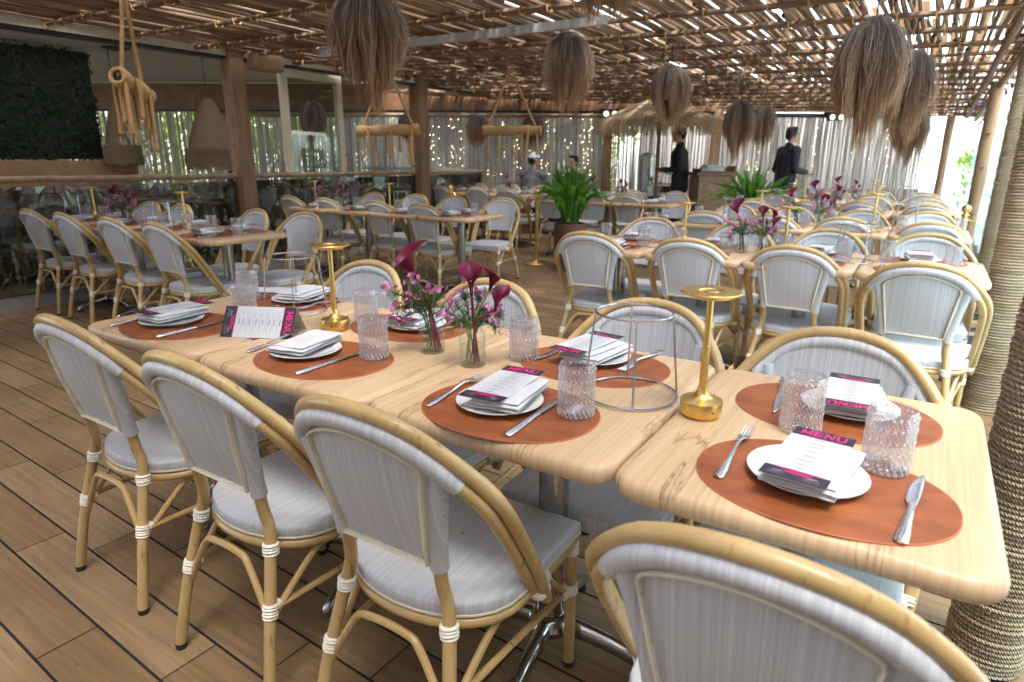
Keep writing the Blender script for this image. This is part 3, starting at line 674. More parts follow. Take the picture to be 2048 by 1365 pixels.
def make_chair():
    t_ = thing('bistro_chair', 'cane bistro chair', 'chair')
    R = .0142
    ob = cr_curve(OUTER, 10); o_ = mb('rattan'); o_.tube(ob, [R*(1.0+(.055 if i % 14 == 5 else 0)-(.02 if i % 14 == 6 else 0)) for i in range(len(ob))], 14); o_.build('outer_bow', t_)
    for A in (cr_curve(INNER[:6], 5)[:-3], cr_curve(INNER[7:], 5)[3:]): i_ = mb('rattan'); i_.tube(A, R*.95, 12); i_.build('inner_bow', t_)
    # sling back: front and rear skins, wrapped top and side rolls
    g = mb('fabric'); NU, NV = 15, 12
    fr_, bk_ = [], []
    for j in range(NV+1):
        fr_.append([back_surface(-1+2*i/NU, j/NV)+Vector((0, .006, .004)) for i in range(NU+1)])
        bk_.append([back_surface(-1+2*i/NU, j/NV)+Vector((0, -.004, -.001)) for i in range(NU+1)])
    g.grid(fr_, flip=True); g.grid(bk_)
    arch = cr_curve([(p[0], p[1], p[2]) for p in INNER[3:10]], 6)
    arch = [p for p in arch if abs(p.x) < .196]
    g.tube(arch, .0185, 12)
    for s_ in (1, -1):
        leg = cr_curve([(s_*p[0], p[1], p[2]) for p in BACKLEG], 4); up = [p for p in leg if p.z > .512]
        g.tube(up, [.0185+.001*(i < 1) for i in range(len(up))], 12)
    g.build('backrest', t_)
    # cream welt stapled round the rear of the back panel
    wl = mb('welt'); o_ = Vector((0, -.003, 0))
    bot = [back_surface(u, .03)+o_ for u in (-.86, -.5, 0, .5, .86)]
    side = [back_surface(.89, v)+o_ for v in (.05, .15, .3, .5, .7, .82, .90)]; sidl = [Vector((-p.x, p.y, p.z)) for p in side]
    top = [back_surface(u, .955-.02*abs(u))+o_ for u in (-.80, -.45, 0, .45, .80)]
    lp = cr_curve(bot+side+top[::-1]+sidl[::-1], 3, True); cen = Vector((0, 0, .66)); rows = []
    for p in lp:
        d = Vector((cen.x-p.x, 0, cen.z-p.z)).normalized(); dp = Vector((0, -1, -.12)); dp.normalize()
        rows.append([p-d*.003, p-d*.003+dp*.0105, p-d*.001+dp*.0130, p+d*.002+dp*.0120, p+d*.003+dp*.007, p+d*.0028])
    wl.grid(rows+[rows[0]], closed=True)
    wl.build('welt', t_)
    pn = mb('grey_steel')
    for p in bot[1:-1]+side[1:-1]+sidl[1:-1]: pn.ball(p+Vector((cen.x-p.x, 0, cen.z-p.z)).normalized()*.0030+Vector((0, -.007, 0)), .0015, 6, 4)
    pn.build('staples', t_)
    # seat
    g = mb('fabric'); ol = seat_outline(); n_ = len(ol); cx, cy = 0, .07
    rings = []
    for k, z in ((.985, .380), (1.0, .385), (1.0, .407), (.993, .413), (.975, .4160), (.8, .4168), (.5, .4160), (.02, .4155)):
        rings.append([(cx+(p[0]-cx)*k, cy+(p[1]-cy)*k, z) for p in ol])
    g.grid(rings, closed=True); g.box((0, .2645, .385), (.40, .007, .045)); g.build('seat', t_)
    wl2 = mb('welt'); wl2.tube(cr_curve([(p[0]*.99, (p[1]-.07)*.99+.07, .385) for p in ol[1:]+[ol[0]]], 1), .0045, 6); wl2.build('seat_piping', t_)
    rg = mb('rattan'); ring = [(.203, .238, .366)]+[(.205*cos(pi*i/16), -.002-.162*max(0, sin(pi*i/16))**.85, .366) for i in range(17)]+[(-.203, .238, .366)]
    rg.tube(ring, .0125, 10); rg.tube([(-.2, .238, .362), (.2, .238, .362)], .0115, 10); rg.build('seat_ring', t_)
    for s_ in (1, -1):
        pts = [(s_*p[0], p[1], p[2]) for p in BACKLEG]; cv = [p for p in cr_curve(pts, 4) if p.z < .527]
        l_ = mb('rattan'); l_.tube(cv, R, 12); lo = l_.build('leg', t_)
        c_ = mb('black_rubber'); c_.tube([cv[0]-Vector((0, 0, .012)), cv[0]+Vector((0, 0, .004))], R*1.04, 12); c_.build('foot_cap', lo)
        for a_ in (((s_*.139, -.168, .375), (-.1*s_, .1, 1), .0175, 4), ((s_*.1615, -.203, .235), (-.1*s_, .2, 1), .0165, 5), ((s_*.160, -.185, .24), (0, 1, -.1), .0125, 3)): b_ = mb('binding'); wrap(b_, *a_); b_.build('binding', lo)
        l_ = mb('rattan'); fp = [(s_*.200, .245, .012), (s_*.200, .241, .2), (s_*.200, .238, .372)]; l_.tube(cr_curve(fp, 3), R, 12); lo = l_.build('leg', t_)
        c_ = mb('black_rubber'); c_.tube([(s_*.200, .245, 0), (s_*.200, .245, .016)], R*1.04, 12); c_.build('foot_cap', lo)
        for a_ in (((s_*.2, .238, .352), (0, 0, 1), .0172, 5), ((s_*.2, .24, .235), (0, 0, 1), .0165, 4), ((s_*.2, .21, .24), (0, 1, 0), .0125, 4)): b_ = mb('binding'); wrap(b_, *a_); b_.build('binding', lo)
    for s_ in (1, -1): e = mb('binding'); wrap(e, (s_*.214, .052, .362), (.05*s_, -.5, .8), .024, 3); wrap(e, (s_*.206, .08, .366), (0, 1, .1), .0165, 4); e.build('bow_binding', t_)
    r8 = .0085
    for s_ in (1, -1):
        st = mb('rattan'); st.tube([(s_*.165, -.20, .24), (s_*.2, .235, .24)], r8, 8); st.tube(cr_curve([(s_*.163, -.19, .225), (s_*.18, -.08, .335), (s_*.188, -.04, .352), (s_*.192, .07, .352), (s_*.196, .12, .335), (s_*.2, .225, .225)], 4), r8, 8); st.build('stretcher', t_)
    for y, x_, z0 in ((-.205, .160, .20), (.240, .2, .22)):
        st = mb('rattan'); st.tube(cr_curve([(x_, y, z0), (x_*.55, y*.96, .325), (x_*.3, y*.94, .345), (-x_*.3, y*.94, .345), (-x_*.55, y*.96, .325), (-x_, y, z0)], 4), r8, 8)
        st.build('stretcher', t_)
    return t_
def make_far_chair():
    t_ = thing('bistro_chair', 'cane bistro chair', 'chair'); R = .0142
    o_ = mb('rattan'); o_.tube(cr_curve(OUTER, 3), R, 6); o_.tube(cr_curve(INNER[:6], 3), R*.93, 6); o_.tube(cr_curve(INNER[7:], 3), R*.93, 6)
    o_.tube([(.205*cos(pi*i/8), -.002-.162*max(0, sin(pi*i/8))**.85, .366) for i in range(9)], .0125, 6); o_.build('frame', t_)
    g = mb('fabric'); g.grid([[back_surface(-1+2*i/10, j/8)+Vector((0, .006, .004)) for i in range(11)] for j in range(9)], flip=True)
    g.grid([[back_surface(-1+2*i/10, j/8)+Vector((0, -.004, -.001)) for i in range(11)] for j in range(9)])
    arch = [p for p in cr_curve(INNER[3:10], 3) if abs(p.x) < .196]; g.tube(arch, .0185, 8)
    for s_ in (1, -1): g.tube([p for p in cr_curve([(s_*p[0], p[1], p[2]) for p in BACKLEG], 3) if p.z > .512], .0185, 8)
    g.build('backrest', t_)
    wl = mb('welt'); wl.tube([back_surface(.93, .9)+Vector((0, -.011, 0)), back_surface(.93, .02)+Vector((0, -.011, 0)), back_surface(-.93, .02)+Vector((0, -.011, 0)), back_surface(-.93, .9)+Vector((0, -.011, 0))], .0068, 6); wl.build('welt', t_)
    g = mb('fabric'); ol = seat_outline()
    g.grid([[(p[0]*k, .07+(p[1]-.07)*k, z) for p in ol] for k, z in ((.985, .384), (1.0, .40), (.96, .42), (.02, .4225))], closed=True); g.build('seat', t_)
    for s_ in (1, -1):
        for pts in ([(s_*p[0], p[1], p[2]) for p in BACKLEG[:5]], [(s_*.2, .245, 0), (s_*.2, .238, .372)]):
            l_ = mb('rattan'); l_.tube(pts, R, 8); lo = l_.build('leg', t_)
            b_ = mb('binding'); q = Vector(pts[1]) if len(pts) > 2 else Vector((s_*.2, .24, .24)); b_.tube([q+Vector((0, 0, .0)), q+Vector((0, 0, .04))], .0175, 8); b_.build('binding', lo); b_ = mb('binding'); q = Vector(pts[3]) if len(pts) > 2 else Vector((s_*.2, .24, .335)); b_.tube([q-Vector((0, 0, .03)), q+Vector((0, 0, .01))], .018, 8); b_.build('binding', lo)
    return t_
CH, CHF = Proto(make_chair), Proto(make_far_chair)

# ================================================================== TABLES
def rr_outline(w_, d, r, n_=6):
    o = []
    for cx, cy, a0 in ((w_/2-r, d/2-r, 0), (-w_/2+r, d/2-r, pi/2), (-w_/2+r, -d/2+r, pi), (w_/2-r, -d/2+r, 3*pi/2)):
        for i in range(n_+1): a = a0+pi/2*i/n_; o.append((cx+r*cos(a), cy+r*sin(a)))
    return o
TZ = .748
def make_table(w_, d):
    t_ = thing('dining_table', 'pale oak topped table', 'table')
    g = mb('oak'); th = .040; R = []
    for ins, z in ((.010, TZ-th), (.004, TZ-th+.004), (.0, TZ-th+.012), (0, TZ-.016), (.003, TZ-.008), (.008, TZ-.003), (.016, TZ-.0005), (.03, TZ)):
        R.append([(p[0], p[1], z) for p in rr_outline(w_-2*ins, d-2*ins, max(.03, .052-ins))])
    k = len(R[0]); vs = [p for r_ in R for p in r_]; fs = [(i*k+j, i*k+(j+1) % k, (i+1)*k+(j+1) % k, (i+1)*k+j) for i in range(len(R)-1) for j in range(k)]
    g.add(vs, fs, True); g.add(R[0], [tuple(range(k))[::-1]], False); g.add(R[-1], [tuple(range(k))], False)
    g.build('tabletop', t_)
    c_ = mb('chrome'); c_.lathe([(.038, .085), (.038, TZ-.06), (.09, TZ-.045), (.09, TZ-.0405)], 24)
    c_.build('column', t_)
    hb = mb('chrome'); hb.lathe([(.05, .05), (.062, .075), (.052, .098), (.04, .108)], 24); h_ = hb.build('base_hub', t_)
    for q in range(4):
        a = pi/4*0+q*pi/2+.12; dx, dy = cos(a), sin(a); f = mb('chrome')
        pts = [(dx*r_, dy*r_, z) for r_, z in ((.02, .075), (.10, .068), (.18, .055), (.235, .038), (.26, .022), (.268, .008))]
        f.tube(cr_curve(pts, 3), [.030, .030, .028, .027, .026, .025, .024, .023, .023, .022, .022, .021, .02, .018, .014, .01][:len(cr_curve(pts, 3))], 12, flat=.72)
        fo = f.build('base_foot', t_)
        gl = mb('black_rubber'); gl.lathe([(.016, 0), (.014, .016)], 12, (dx*.245, dy*.245, 0)); gl.build('glide', fo)
    return t_
TB = {}
def table(xl, xr, y0, d, label, group):
    key = (round(xr-xl, 3), d)
    if key not in TB: TB[key] = Proto(lambda: make_table(xr-xl-.004, d))
    return TB[key].put(((xl+xr)/2, y0+d/2, 0), 0, label, group)

# ================================================================== TABLEWARE
def make_mat(a=.195, b=.154):
    g = mb('leather'); o = []
    for i in range(72):
        t_ = 2*pi*i/72; o.append((a*math.copysign(abs(cos(t_))**.92, cos(t_)), b*math.copysign(abs(sin(t_))**.92, sin(t_))))
    n_ = 72; top = [(x, y, .0024) for x, y in o]; bot = [(x, y, 0.0003) for x, y in o]; mid = [(x*.992, y*.992, .0030) for x, y in o]
    g.add(mid, [tuple(range(n_))], False); g.use('leather_edge')
    g.add(bot+top+mid, [(i, (i+1) % n_, n_+(i+1) % n_, n_+i) for i in range(n_)]+[(n_+i, n_+(i+1) % n_, 2*n_+(i+1) % n_, 2*n_+i) for i in range(n_)], True)
    return tag(g.build('placemat'), 'mat', 'placemat')
def make_plate():
    g = mb('ceramic'); R = .094
    g.lathe([(R*.60, 0), (R*.62, .004), (R*.80, .0075), (R*.97, .0125), (R, .0140), (R*.995, .0152), (R*.96, .0148), (R*.78, .0105), (R*.66, .0085), (R*.60, .0075), (.001, .0072)], 48, (0, 0, 0), True, True)
    return tag(g.build('side_plate'), 'plate', 'plate')
def make_napkin(seed=0, far=False):
    rnd = random.Random(seed); g = mb('linen')
    W_, L_ = .112, .182; lay = ((.0108, 0), (.0088, .05), (.0062, -.03)) if not far else ((.0135, 0), (.0125, .04)); zb = .0148
    for k, (th, ro) in enumerate(lay):
        ax, ay = rnd.uniform(-.004, .004)+(.007 if k == 2 else 0), rnd.uniform(-.005, .005); z0 = zb; zb += th*.93; NX, NY = 18, 22; ph = rnd.uniform(0, 6); wk, lk = (1, 1) if k < 2 else (.86, .93)
        def pt(i, j, top):
            u, v = i/NX-.5, j/NY-.5; x, y = u*W_*wk, v*L_*lk
            bow = 1+.018*sin(v*7+ph)+.012*sin(u*9+ph*1.7); x *= bow; y *= 1+.012*sin(u*8+ph)
            lift = .0022*sin(u*4+ph)*cos(v*3+ph)+.0012*sin(v*9+u*5+ph*2)
            ex = min(1, (.5-abs(u))/.09); ey = min(1, (.5-abs(v))/.05); e = sqrt(max(0, 1-(1-ex)**2))*sqrt(max(0, 1-(1-ey)**2)) if min(ex, ey) < 1 else 1
            hh = th*.5*max(.12, e); zz = z0+th*.5+(hh+max(-.001, lift)*e if top else -hh)
            return (x*cos(ro)-y*sin(ro)+ax, x*sin(ro)+y*cos(ro)+ay, zz)
        T = [[pt(i, j, True) for i in range(NX+1)] for j in range(NY+1)]; B = [[pt(i, j, False) for i in range(NX+1)] for j in range(NY+1)]
        g.grid(T); g.grid(B, flip=True)
        for a_, b_ in ((T[0], B[0]), (B[-1], T[-1])): g.grid([b_, a_])
        g.grid([[r_[0] for r_ in T], [r_[0] for r_ in B]], flip=False); g.grid([[r_[-1] for r_ in T], [r_[-1] for r_ in B]], flip=True)
    return tag(g.build('folded_napkin'), 'napkin', 'napkin')
MENU_W, MENU_L = .098, .221
def make_menu(thick=.0006):
    t_ = thing('menu_card', 'menu', 'menu'); hw_, hl = MENU_W/2, MENU_L/2
    g = mb('paper'); g.box((0, 0, 0), (MENU_W, MENU_L, thick)); g.build('card', t_)
    z = thick/2+.0003; bn = mb('ink_plum')
    yT = hl-.036; yB = -hl+.036
    def band(y0, y1, rag):
        n_ = 22; top = []
        rnd = random.Random(3)
        xs = [-hw_+MENU_W*i/n_ for i in range(n_+1)]
        e = [(x_, (y0 if rag > 0 else y1)+rnd.uniform(0, .0025)*(-rag), z) for x_ in xs]
        for i in range(n_):
            far = y1 if rag > 0 else y0
            bn.quad((xs[i], far, z), (xs[i+1], far, z), e[i+1], e[i]) if rag < 0 else bn.quad(e[i], e[i+1], (xs[i+1], far, z), (xs[i], far, z))
    band(yT, hl, 1); bn.build('head_band', t_); bn = mb('ink_plum'); band(-hl, yB, -1); bn.build('foot_band', t_)
    # MENU in slab-serif capitals
    lt = mb('magenta_ink'); z2 = z+.0003
    def S_(a, b, w_, o): stroke(lt, a, b, w_, (o, yT+.0095, z2), (1, 0, 0), (0, 1, 0))
    H, Wd = .0185, .0135; x0 = -.0345; st = .0036
    def serif(x_, y_, o, w_=.0062): S_((x_-w_/2, y_), (x_+w_/2, y_), .0017, o)
    o = x0                                    # M
    S_((0, 0), (0, H), .0022, o); S_((Wd, 0), (Wd, H), st, o); S_((0, H), (Wd/2, .003), st, o); S_((Wd/2, .003), (Wd, H), .0022, o)
    for q in ((0, 0), (Wd, 0), (0, H), (Wd, H)): serif(q[0], q[1], o)
    o = x0+.0205                              # E
    S_((0, 0), (0, H), st, o); S_((0, H-.0008), (.0105, H-.0008), .0018, o); S_((0, .0008), (.0110, .0008), .0018, o); S_((0, H/2), (.0075, H/2), .0016, o); S_((.0105, H), (.0105, H-.0045), .0015, o); S_((.011, 0), (.011, .005), .0015, o); S_((.0075, H/2-.0025), (.0075, H/2+.0025), .0014, o); serif(0, 0, o); serif(0, H, o)
    o = x0+.0375                              # N
    S_((0, 0), (0, H), .0022, o); S_((.0125, 0), (.0125, H), .0022, o); S_((0, H), (.0125, 0), st, o); serif(0, 0, o); serif(0, H, o); serif(.0125, H, o)
    o = x0+.0565                              # U
    S_((0, .004), (0, H), st, o); S_((.0125, .004), (.0125, H), .0022, o); serif(0, H, o); serif(.0125, H, o)
    pr_ = [(.00625-.00625*cos(pi*i/6), .0045-.0045*sin(pi*i/6)) for i in range(7)]
    for i in range(6): S_(pr_[i], pr_[i+1], lerp(st, .0022, i/5), o)
    # magenta title at the foot
    rnd = random.Random(11)
    for r_ in range(2):
        x_ = -.022+.006*r_
        while x_ < .020-.004*r_: L = rnd.uniform(.0022, .005); stroke(lt, (x_, 0), (x_+L, 0), .0028, (0, yB-.006-.005*r_, z2), (1, 0, 0), (0, 1, 0)); x_ += L+.0009
    lt.quad((-.040, yT-.0012, z2), (.040, yT-.0012, z2), (.040, yT+.0002, z2), (-.040, yT+.0002, z2)); lt.quad((-.040, yB-.0002, z2), (.040, yB-.0002, z2), (.040, yB+.0012, z2), (-.040, yB+.0012, z2))
    lt.build('magenta_lettering', t_)
    bl = mb('blue_ink'); bl.quad((-.002, hl-.008, z2), (.0, hl-.0055, z2), (.002, hl-.008, z2), (0, hl-.0065, z2)); bl.quad((-.0035, hl-.0085, z2), (.0035, hl-.0085, z2), (.0015, hl-.007, z2), (-.0015, hl-.007, z2)); bl.build('emblem', t_)
    # lines of small print
    pr = mb('grey_ink'); y = yT-.008
    while y > yB+.006:
        pr.use('ink_plum'); wd = rnd.uniform(.007, .012); stroke(pr, (-wd, 0), (wd, 0), .0017, (0, y, z), (1, 0, 0), (0, 1, 0)); y -= .0042
        pr.use('grey_ink')
        for _ in range(rnd.choice((2, 3, 3, 4))):
            tot = rnd.uniform(.022, .040); x_ = -tot
            while x_ < tot: L = rnd.uniform(.0015, .0048); stroke(pr, (x_, 0), (min(tot, x_+L), 0), .0009, (0, y, z), (1, 0, 0), (0, 1, 0)); x_ += L+.0011
            y -= .0031
        y -= .0042
    pr.build('small_print', t_)
    wp = mb('white_ink')
    for sx in (-1, 1):
        for r_ in range(5):
            tot = .0068 if r_ == 0 else rnd.uniform(.0108, .0128); x_ = -tot; h = .0019 if r_ == 0 else .0004
            while x_ < tot: L = rnd.uniform(.0016, .004); stroke(wp, (x_, 0), (min(tot, x_+L), 0), h, (sx*.026, yB-.0145-.0030*r_, z2), (1, 0, 0), (0, 1, 0)); x_ += L+.0009
    wp.build('white_lettering', t_)
    return t_
def make_glass(segs=144, rings=96):
    t_ = thing('tumbler', 'tumbler', 'glass'); g = mb('bead_glass'); R, H = .0365, .113
    prof = [(R-.004, .0), (R, .003)]
    for i in range(rings+1): prof.append((R, .004+(H-.012)*i/rings))
    prof += [(R-.0006, H-.004), (R-.0012, H-.001), (R-.0022, H)]
    rows = [.006, .0125] + [.018+.0042*i for i in range(21)]
    def bead(a, z, i):
        if z < .004 or z > H-.009: return 0
        k = min(range(len(rows)), key=lambda q: abs(rows[q]-z)); big = (k % 5 == 2) or k < 2
        cnt, hz, am = (22, .0033, .0028) if big else (36, .0020, .0016)
        dz = (z-rows[k])/hz
        if abs(dz) > 1: return 0
        c_ = cos(a*cnt+k*1.9); return am*max(0, c_)**.6*sqrt(1-dz*dz)
    n0 = len(g.mi); g.lathe(prof, segs, (0, 0, 0), True, False, bead); g.use('bead_glint'); fi = g.cur
    for k in range(len(g.f)):
        f = g.f[k]
        if len(f) == 4:
            c_ = [sum(g.v[i][q] for i in f)/4 for q in range(3)]
            if hypot(c_[0], c_[1]) > R+.0007: g.mi[k] = fi
    g.build('wall', t_)
    g = mb('bead_glass'); g.lathe([(.0005, .012), (R-.006, .012), (R-.0042, .017), (R-.0032, H-.02), (R-.0026, H-.0005)], 32, (0, 0, 0), False, False); g.build('inner_wall', t_)
    return t_
def make_far_glass():
    g = mb('bead_glass'); R, H = .0365, .113
    g.lathe([(R-.004, 0), (R, .004)]+[(R+.0008*(i % 2), .008+(H-.012)*i/14) for i in range(15)]+[(R-.002, H)], 20, (0, 0, 0), True, False)
    g.lathe([(.0005, .012), (R-.006, .012), (R-.0036, H-.001)], 16, (0, 0, 0), False, False)
    return tag(g.build('tumbler'), 'tumbler', 'glass')
def strip(g, secs):
    """secs: list of (y, z, halfwidth, thickness) -> closed solid"""
    rows = []
    for y, z, w_, th in secs: rows.append([(-w_, y, z), (-w_*.6, y, z+th*.8), (0, y, z+th), (w_*.6, y, z+th*.8), (w_, y, z), (0, y, z-th*.1)])
    g.grid(rows, closed=True); g.add(rows[0], [(0, 1, 2, 3, 4, 5)]); g.add(rows[-1], [(5, 4, 3, 2, 1, 0)])
def make_fork(L=.236):
    g = mb('steel'); h = L/2
    strip(g, [(-h, .003, .004, .0025), (-h+.006, .003, .0085, .0035), (-h+.03, .0035, .0085, .0035), (-h+.07, .005, .0055, .0035), (-h+.115, .009, .0034, .0034), (-h+.145, .012, .0034, .003), (-h+.16, .0115, .0052, .0024), (-h+.172, .009, .0098, .0018), (-h+.186, .006, .0108, .0016)])
    for i in range(4):
        x_ = -.0086+.0057*i
        rows = []
        for y, z, w_, th in ((-h+.184, .0062, .0021, .0016), (-h+.205, .0045, .0016, .0015), (h-.010, .006, .0013, .0013), (h, .0085, .0006, .0008)):
            rows.append([(x_-w_, y, z), (x_, y, z+th), (x_+w_, y, z), (x_, y, z-.0003)])
        g.grid(rows, closed=True); g.add(rows[-1], [(3, 2, 1, 0)])
    return tag(g.build('fork'), 'fork', 'fork')
def make_knife(L=.245):
    g = mb('steel'); h = L/2
    strip(g, [(-h, .003, .0045, .004), (-h+.005, .003, .0088, .0055), (-h+.03, .003, .0090, .006), (-h+.07, .0032, .0070, .0056), (-h+.112, .0035, .0050, .0050), (-h+.124, .0035, .0060, .0042)])
    rows = []
    for y, xl, xr in ((-h+.124, -.0055, .0060), (-h+.135, -.0095, .0070), (-h+.155, -.0105, .0078), (h-.06, -.0100, .0080), (h-.03, -.0070, .0078), (h-.010, -.001, .0068), (h, .0045, .0052)):
        rows.append([(xl, y, .0042), (lerp(xl, xr, .6), y, .0058), (xr, y, .0048), (lerp(xl, xr, .5), y, .0034)])
    g.grid(rows, closed=True); g.add(rows[-1], [(3, 2, 1, 0)])
    return tag(g.build('table_knife'), 'knife', 'knife')
def make_lamp():
    t_ = thing('table_lamp', 'lamp', 'table lamp'); n_ = 40
    g = mb('brass'); g.lathe([(.036, 0), (.037, .004), (.0395, .006), (.0395, .010), (.0420, .012), (.0425, .0345), (.0419, .0357), (.026, .0385), (.0165, .044), (.0110, .054), (.0088, .066)], n_); g.build('base', t_)
    g = mb('black_plastic'); g.box((.0, -.0424, .020), (.006, .002, .0025)); g.build('charging_port', t_)
    g = mb('brass'); g.lathe([(.0080, .064), (.0080, .150), (.0068, .151), (.0068, .252)], 20); g.build('stem', t_)
    g = mb('brass'); g.lathe([(.0068, .249), (.040, .2505), (.044, .2525), (.045, .257), (.0555, .2575), (.0585, .259), (.0590, .261), (.0580, .2625), (.0240, .2632), (.0225, .2605), (.0140, .2605), (.0130, .2630), (.0005, .2630)], 48, (0, 0, 0), False, True); g.build('disc_head', t_)
    return t_
def make_stand():
    t_ = thing('wire_stand', 'stand', 'wire stand'); H, r0, r1, q = .188, .103, .083, .0026
    def ring(r_, z): g = mb('wire_steel'); g.tube([(r_*cos(2*pi*i/44), r_*sin(2*pi*i/44), z) for i in range(44)], q, 8, closed=True); return g
    ring(r1, H).build('top_ring', t_); ring(r0, q).build('bottom_ring', t_)
    for k in range(4):
        a = .35+k*pi/2; g = mb('wire_steel'); g.tube([(r0*cos(a), r0*sin(a), q), (r1*cos(a), r1*sin(a), H)], q*.95, 8); g.build('upright', t_)
    return t_
# ---- flowers
def spathe(g, base, axis, side, L, R, roll):
    """calla spathe: funnel opening towards `side`, long tip"""
    ax = Vector(axis).normalized(); sd = Vector(side); sd = (sd-ax*sd.dot(ax)).normalized(); th = ax.cross(sd); NT_, NA = 14, 26
    rows_o = []; rows_i = []
    for i in range(NT_+1):
        f = i/NT_; ro = []; ri = []
        for j in range(NA+1):
            a = -pi*.98+2*pi*.98*j/NA; ca = abs(a)/pi          # a=0 is the tall back of the flower, +-pi the front overlap
            ht = L*(1.0-.50*ca**1.6)*f; r_ = .0035+R*(.10*f+.90*f**2.6)*(1-.28*ca*f)
            tip = max(0, 1-abs(a)/.55)*f**5*.35*L; fl = .30*R*f**6*(1-ca)
            p = Vector(base)+ax*(ht-fl*.6)+(sd*-cos(a)+th*sin(a))*(r_+fl*.8)
            p += (sd*-1)*tip*.55+ax*tip*.45*roll
            ro.append(p); ri.append(p)
        rows_o.append(ro)
    g.grid(rows_o)
def flower_cluster(g, gl, gs, tip, rnd, n_):
    for i in range(int(n_*1.5)):
        c_ = Vector(tip)+Vector((rnd.gauss(0, .013), rnd.gauss(0, .013), rnd.gauss(0, .011))); nrm = Vector((rnd.gauss(0, 1), rnd.gauss(0, 1)-.5, rnd.gauss(.5, .7))).normalized(); u_ = nrm.orthogonal().normalized(); v_ = nrm.cross(u_); r_ = rnd.uniform(.0058, .0085)
        for k in range(5):
            a = 2*pi*k/5; d = u_*cos(a)+v_*sin(a); e = u_*-sin(a)+v_*cos(a)
            g.add([c_, c_+d*r_*.6+e*r_*.42+nrm*.0008, c_+d*r_+nrm*.0014, c_+d*r_*.6-e*r_*.42+nrm*.0008], [(0, 1, 2, 3)])
        gs.ball(c_+nrm*.0008, .0015, 5, 3)
        q = Vector(tip)+Vector((rnd.gauss(0, .01), rnd.gauss(0, .01), -.02-rnd.random()*.015)); gl.tube([q, c_], .0006, 3, False)
def make_vase(seed, callas, tips, water=.055):
    rnd = random.Random(seed); t_ = thing('flower_vase', 'vase', 'vase'); R = .0345
    g = mb('vase_glass'); g.lathe([(R-.004, 0), (R-.001, .0015), (R, .006), (R, .078), (R-.003, .087), (R-.0075, .092), (R-.0085, .097), (R-.0065, .102), (R-.0062, .104)], 36, (0, 0, 0), True, False)
    g.lathe([(.001, .005), (R-.004, .006), (R-.0022, .010), (R-.0022, .078), (R-.0052, .0865), (R-.0098, .092), (R-.0102, .098), (R-.0085, .1035)], 36, (0, 0, 0), False, False); g.build('bottle', t_)
    g = mb('water'); g.lathe([(.001, .0062), (R-.0042, .007), (R-.0025, .0105), (R-.0025, water), (.001, water)], 32, (0, 0, 0), False, False); g.build('water', t_)
    for (base, mouth, tipz, axis, side, L, Rr, mat_, roll) in callas:
        st = mb(mat_); b = Vector(base); e = Vector(tipz); mid = Vector(mouth)
        st.tube(cr_curve([b, mid, lerp(mid, e, .55)+Vector((0, 0, .006)), e], 6), .0036, 8); so_ = st.build('stem', t_)
        c_ = mb('calla'); spathe(c_, e-Vector(axis).normalized()*.004, axis, side, L, Rr, roll); c_.build('spathe', so_)
        p = mb('pollen'); ax = Vector(axis).normalized(); p.tube([e, e+ax*L*.42], [.0026, .0014], 7); p.build('spadix', so_)
    if tips:
        gl = mb('needle'); gp = mb('pink_petal'); gs = mb('pollen')
        for tp, n_ in tips:
            tp = Vector(tp); b = Vector((rnd.uniform(-.012, .012), rnd.uniform(-.012, .012), .012)); m1 = Vector((tp.x*.25, tp.y*.25, .105))
            cv = cr_curve([b, m1, lerp(m1, tp, .6)+Vector((0, 0, .004)), tp-Vector((0, 0, .012))], 7); gl.tube(cv, [.0013]*len(cv), 5, False)
            for p in cv[8:]:
                for _ in range(9):
                    d = Vector((rnd.gauss(0, 1), rnd.gauss(0, 1), rnd.gauss(.5, .6))).normalized()*rnd.uniform(.010, .024); gl.tube([p, p+d*.6, p+d+Vector((0, 0, .002))], [.00065, .0006, .0002], 3, False)
            flower_cluster(gp, gl, gs, tp, rnd, n_)
        for _ in range(70):
            a = rnd.uniform(0, 6.28); p = Vector((.016*cos(a), .016*sin(a), .10)); d = Vector((cos(a)*rnd.uniform(.3, 1.3), sin(a)*rnd.uniform(.3, 1.3), rnd.uniform(.1, 1.2))).normalized()*rnd.uniform(.02, .045); gl.tube([p, p+d*.5, p+d], [.0008, .0007, .0002], 3, False)
        gl.build('foliage', t_); gp.build('blossom', t_); gs.build('flower_centres', t_)
    return t_
# spray directions of the two vases
RR = Vector((.84, .54, 0)); TC_ = Vector((.54, -.84, 0))
def off(r_, z, t_=0): return RR*r_+TC_*t_+Vector((0, 0, z))
VASE_A = dict(callas=[(off(.018, .008), off(-.004, .105), off(-.038, .205), off(-.32, .95, .1), off(-1, .1, .5), .096, .040, 'plum_stem', -.35), (off(.010, .008, .01), off(-.002, .10, .008), off(.004, .16), off(.2, 1), off(1, 0, .3), .004, .002, 'plum_stem', 0), (off(.022, .008, -.01), off(.002, .10), off(-.02, .17), off(.2, 1), off(1, 0, .3), .004, .002, 'plum_stem', 0)],
              tips=[(off(-.098, .175, .01), 9), (off(-.085, .135, .02), 9), (off(-.058, .152, .02), 8), (off(-.086, .097, .02), 9), (off(-.048, .208, .03), 7), (off(-.004, .178, .02), 8), (off(.022, .170), 7), (off(-.03, .14, -.03), 6)])
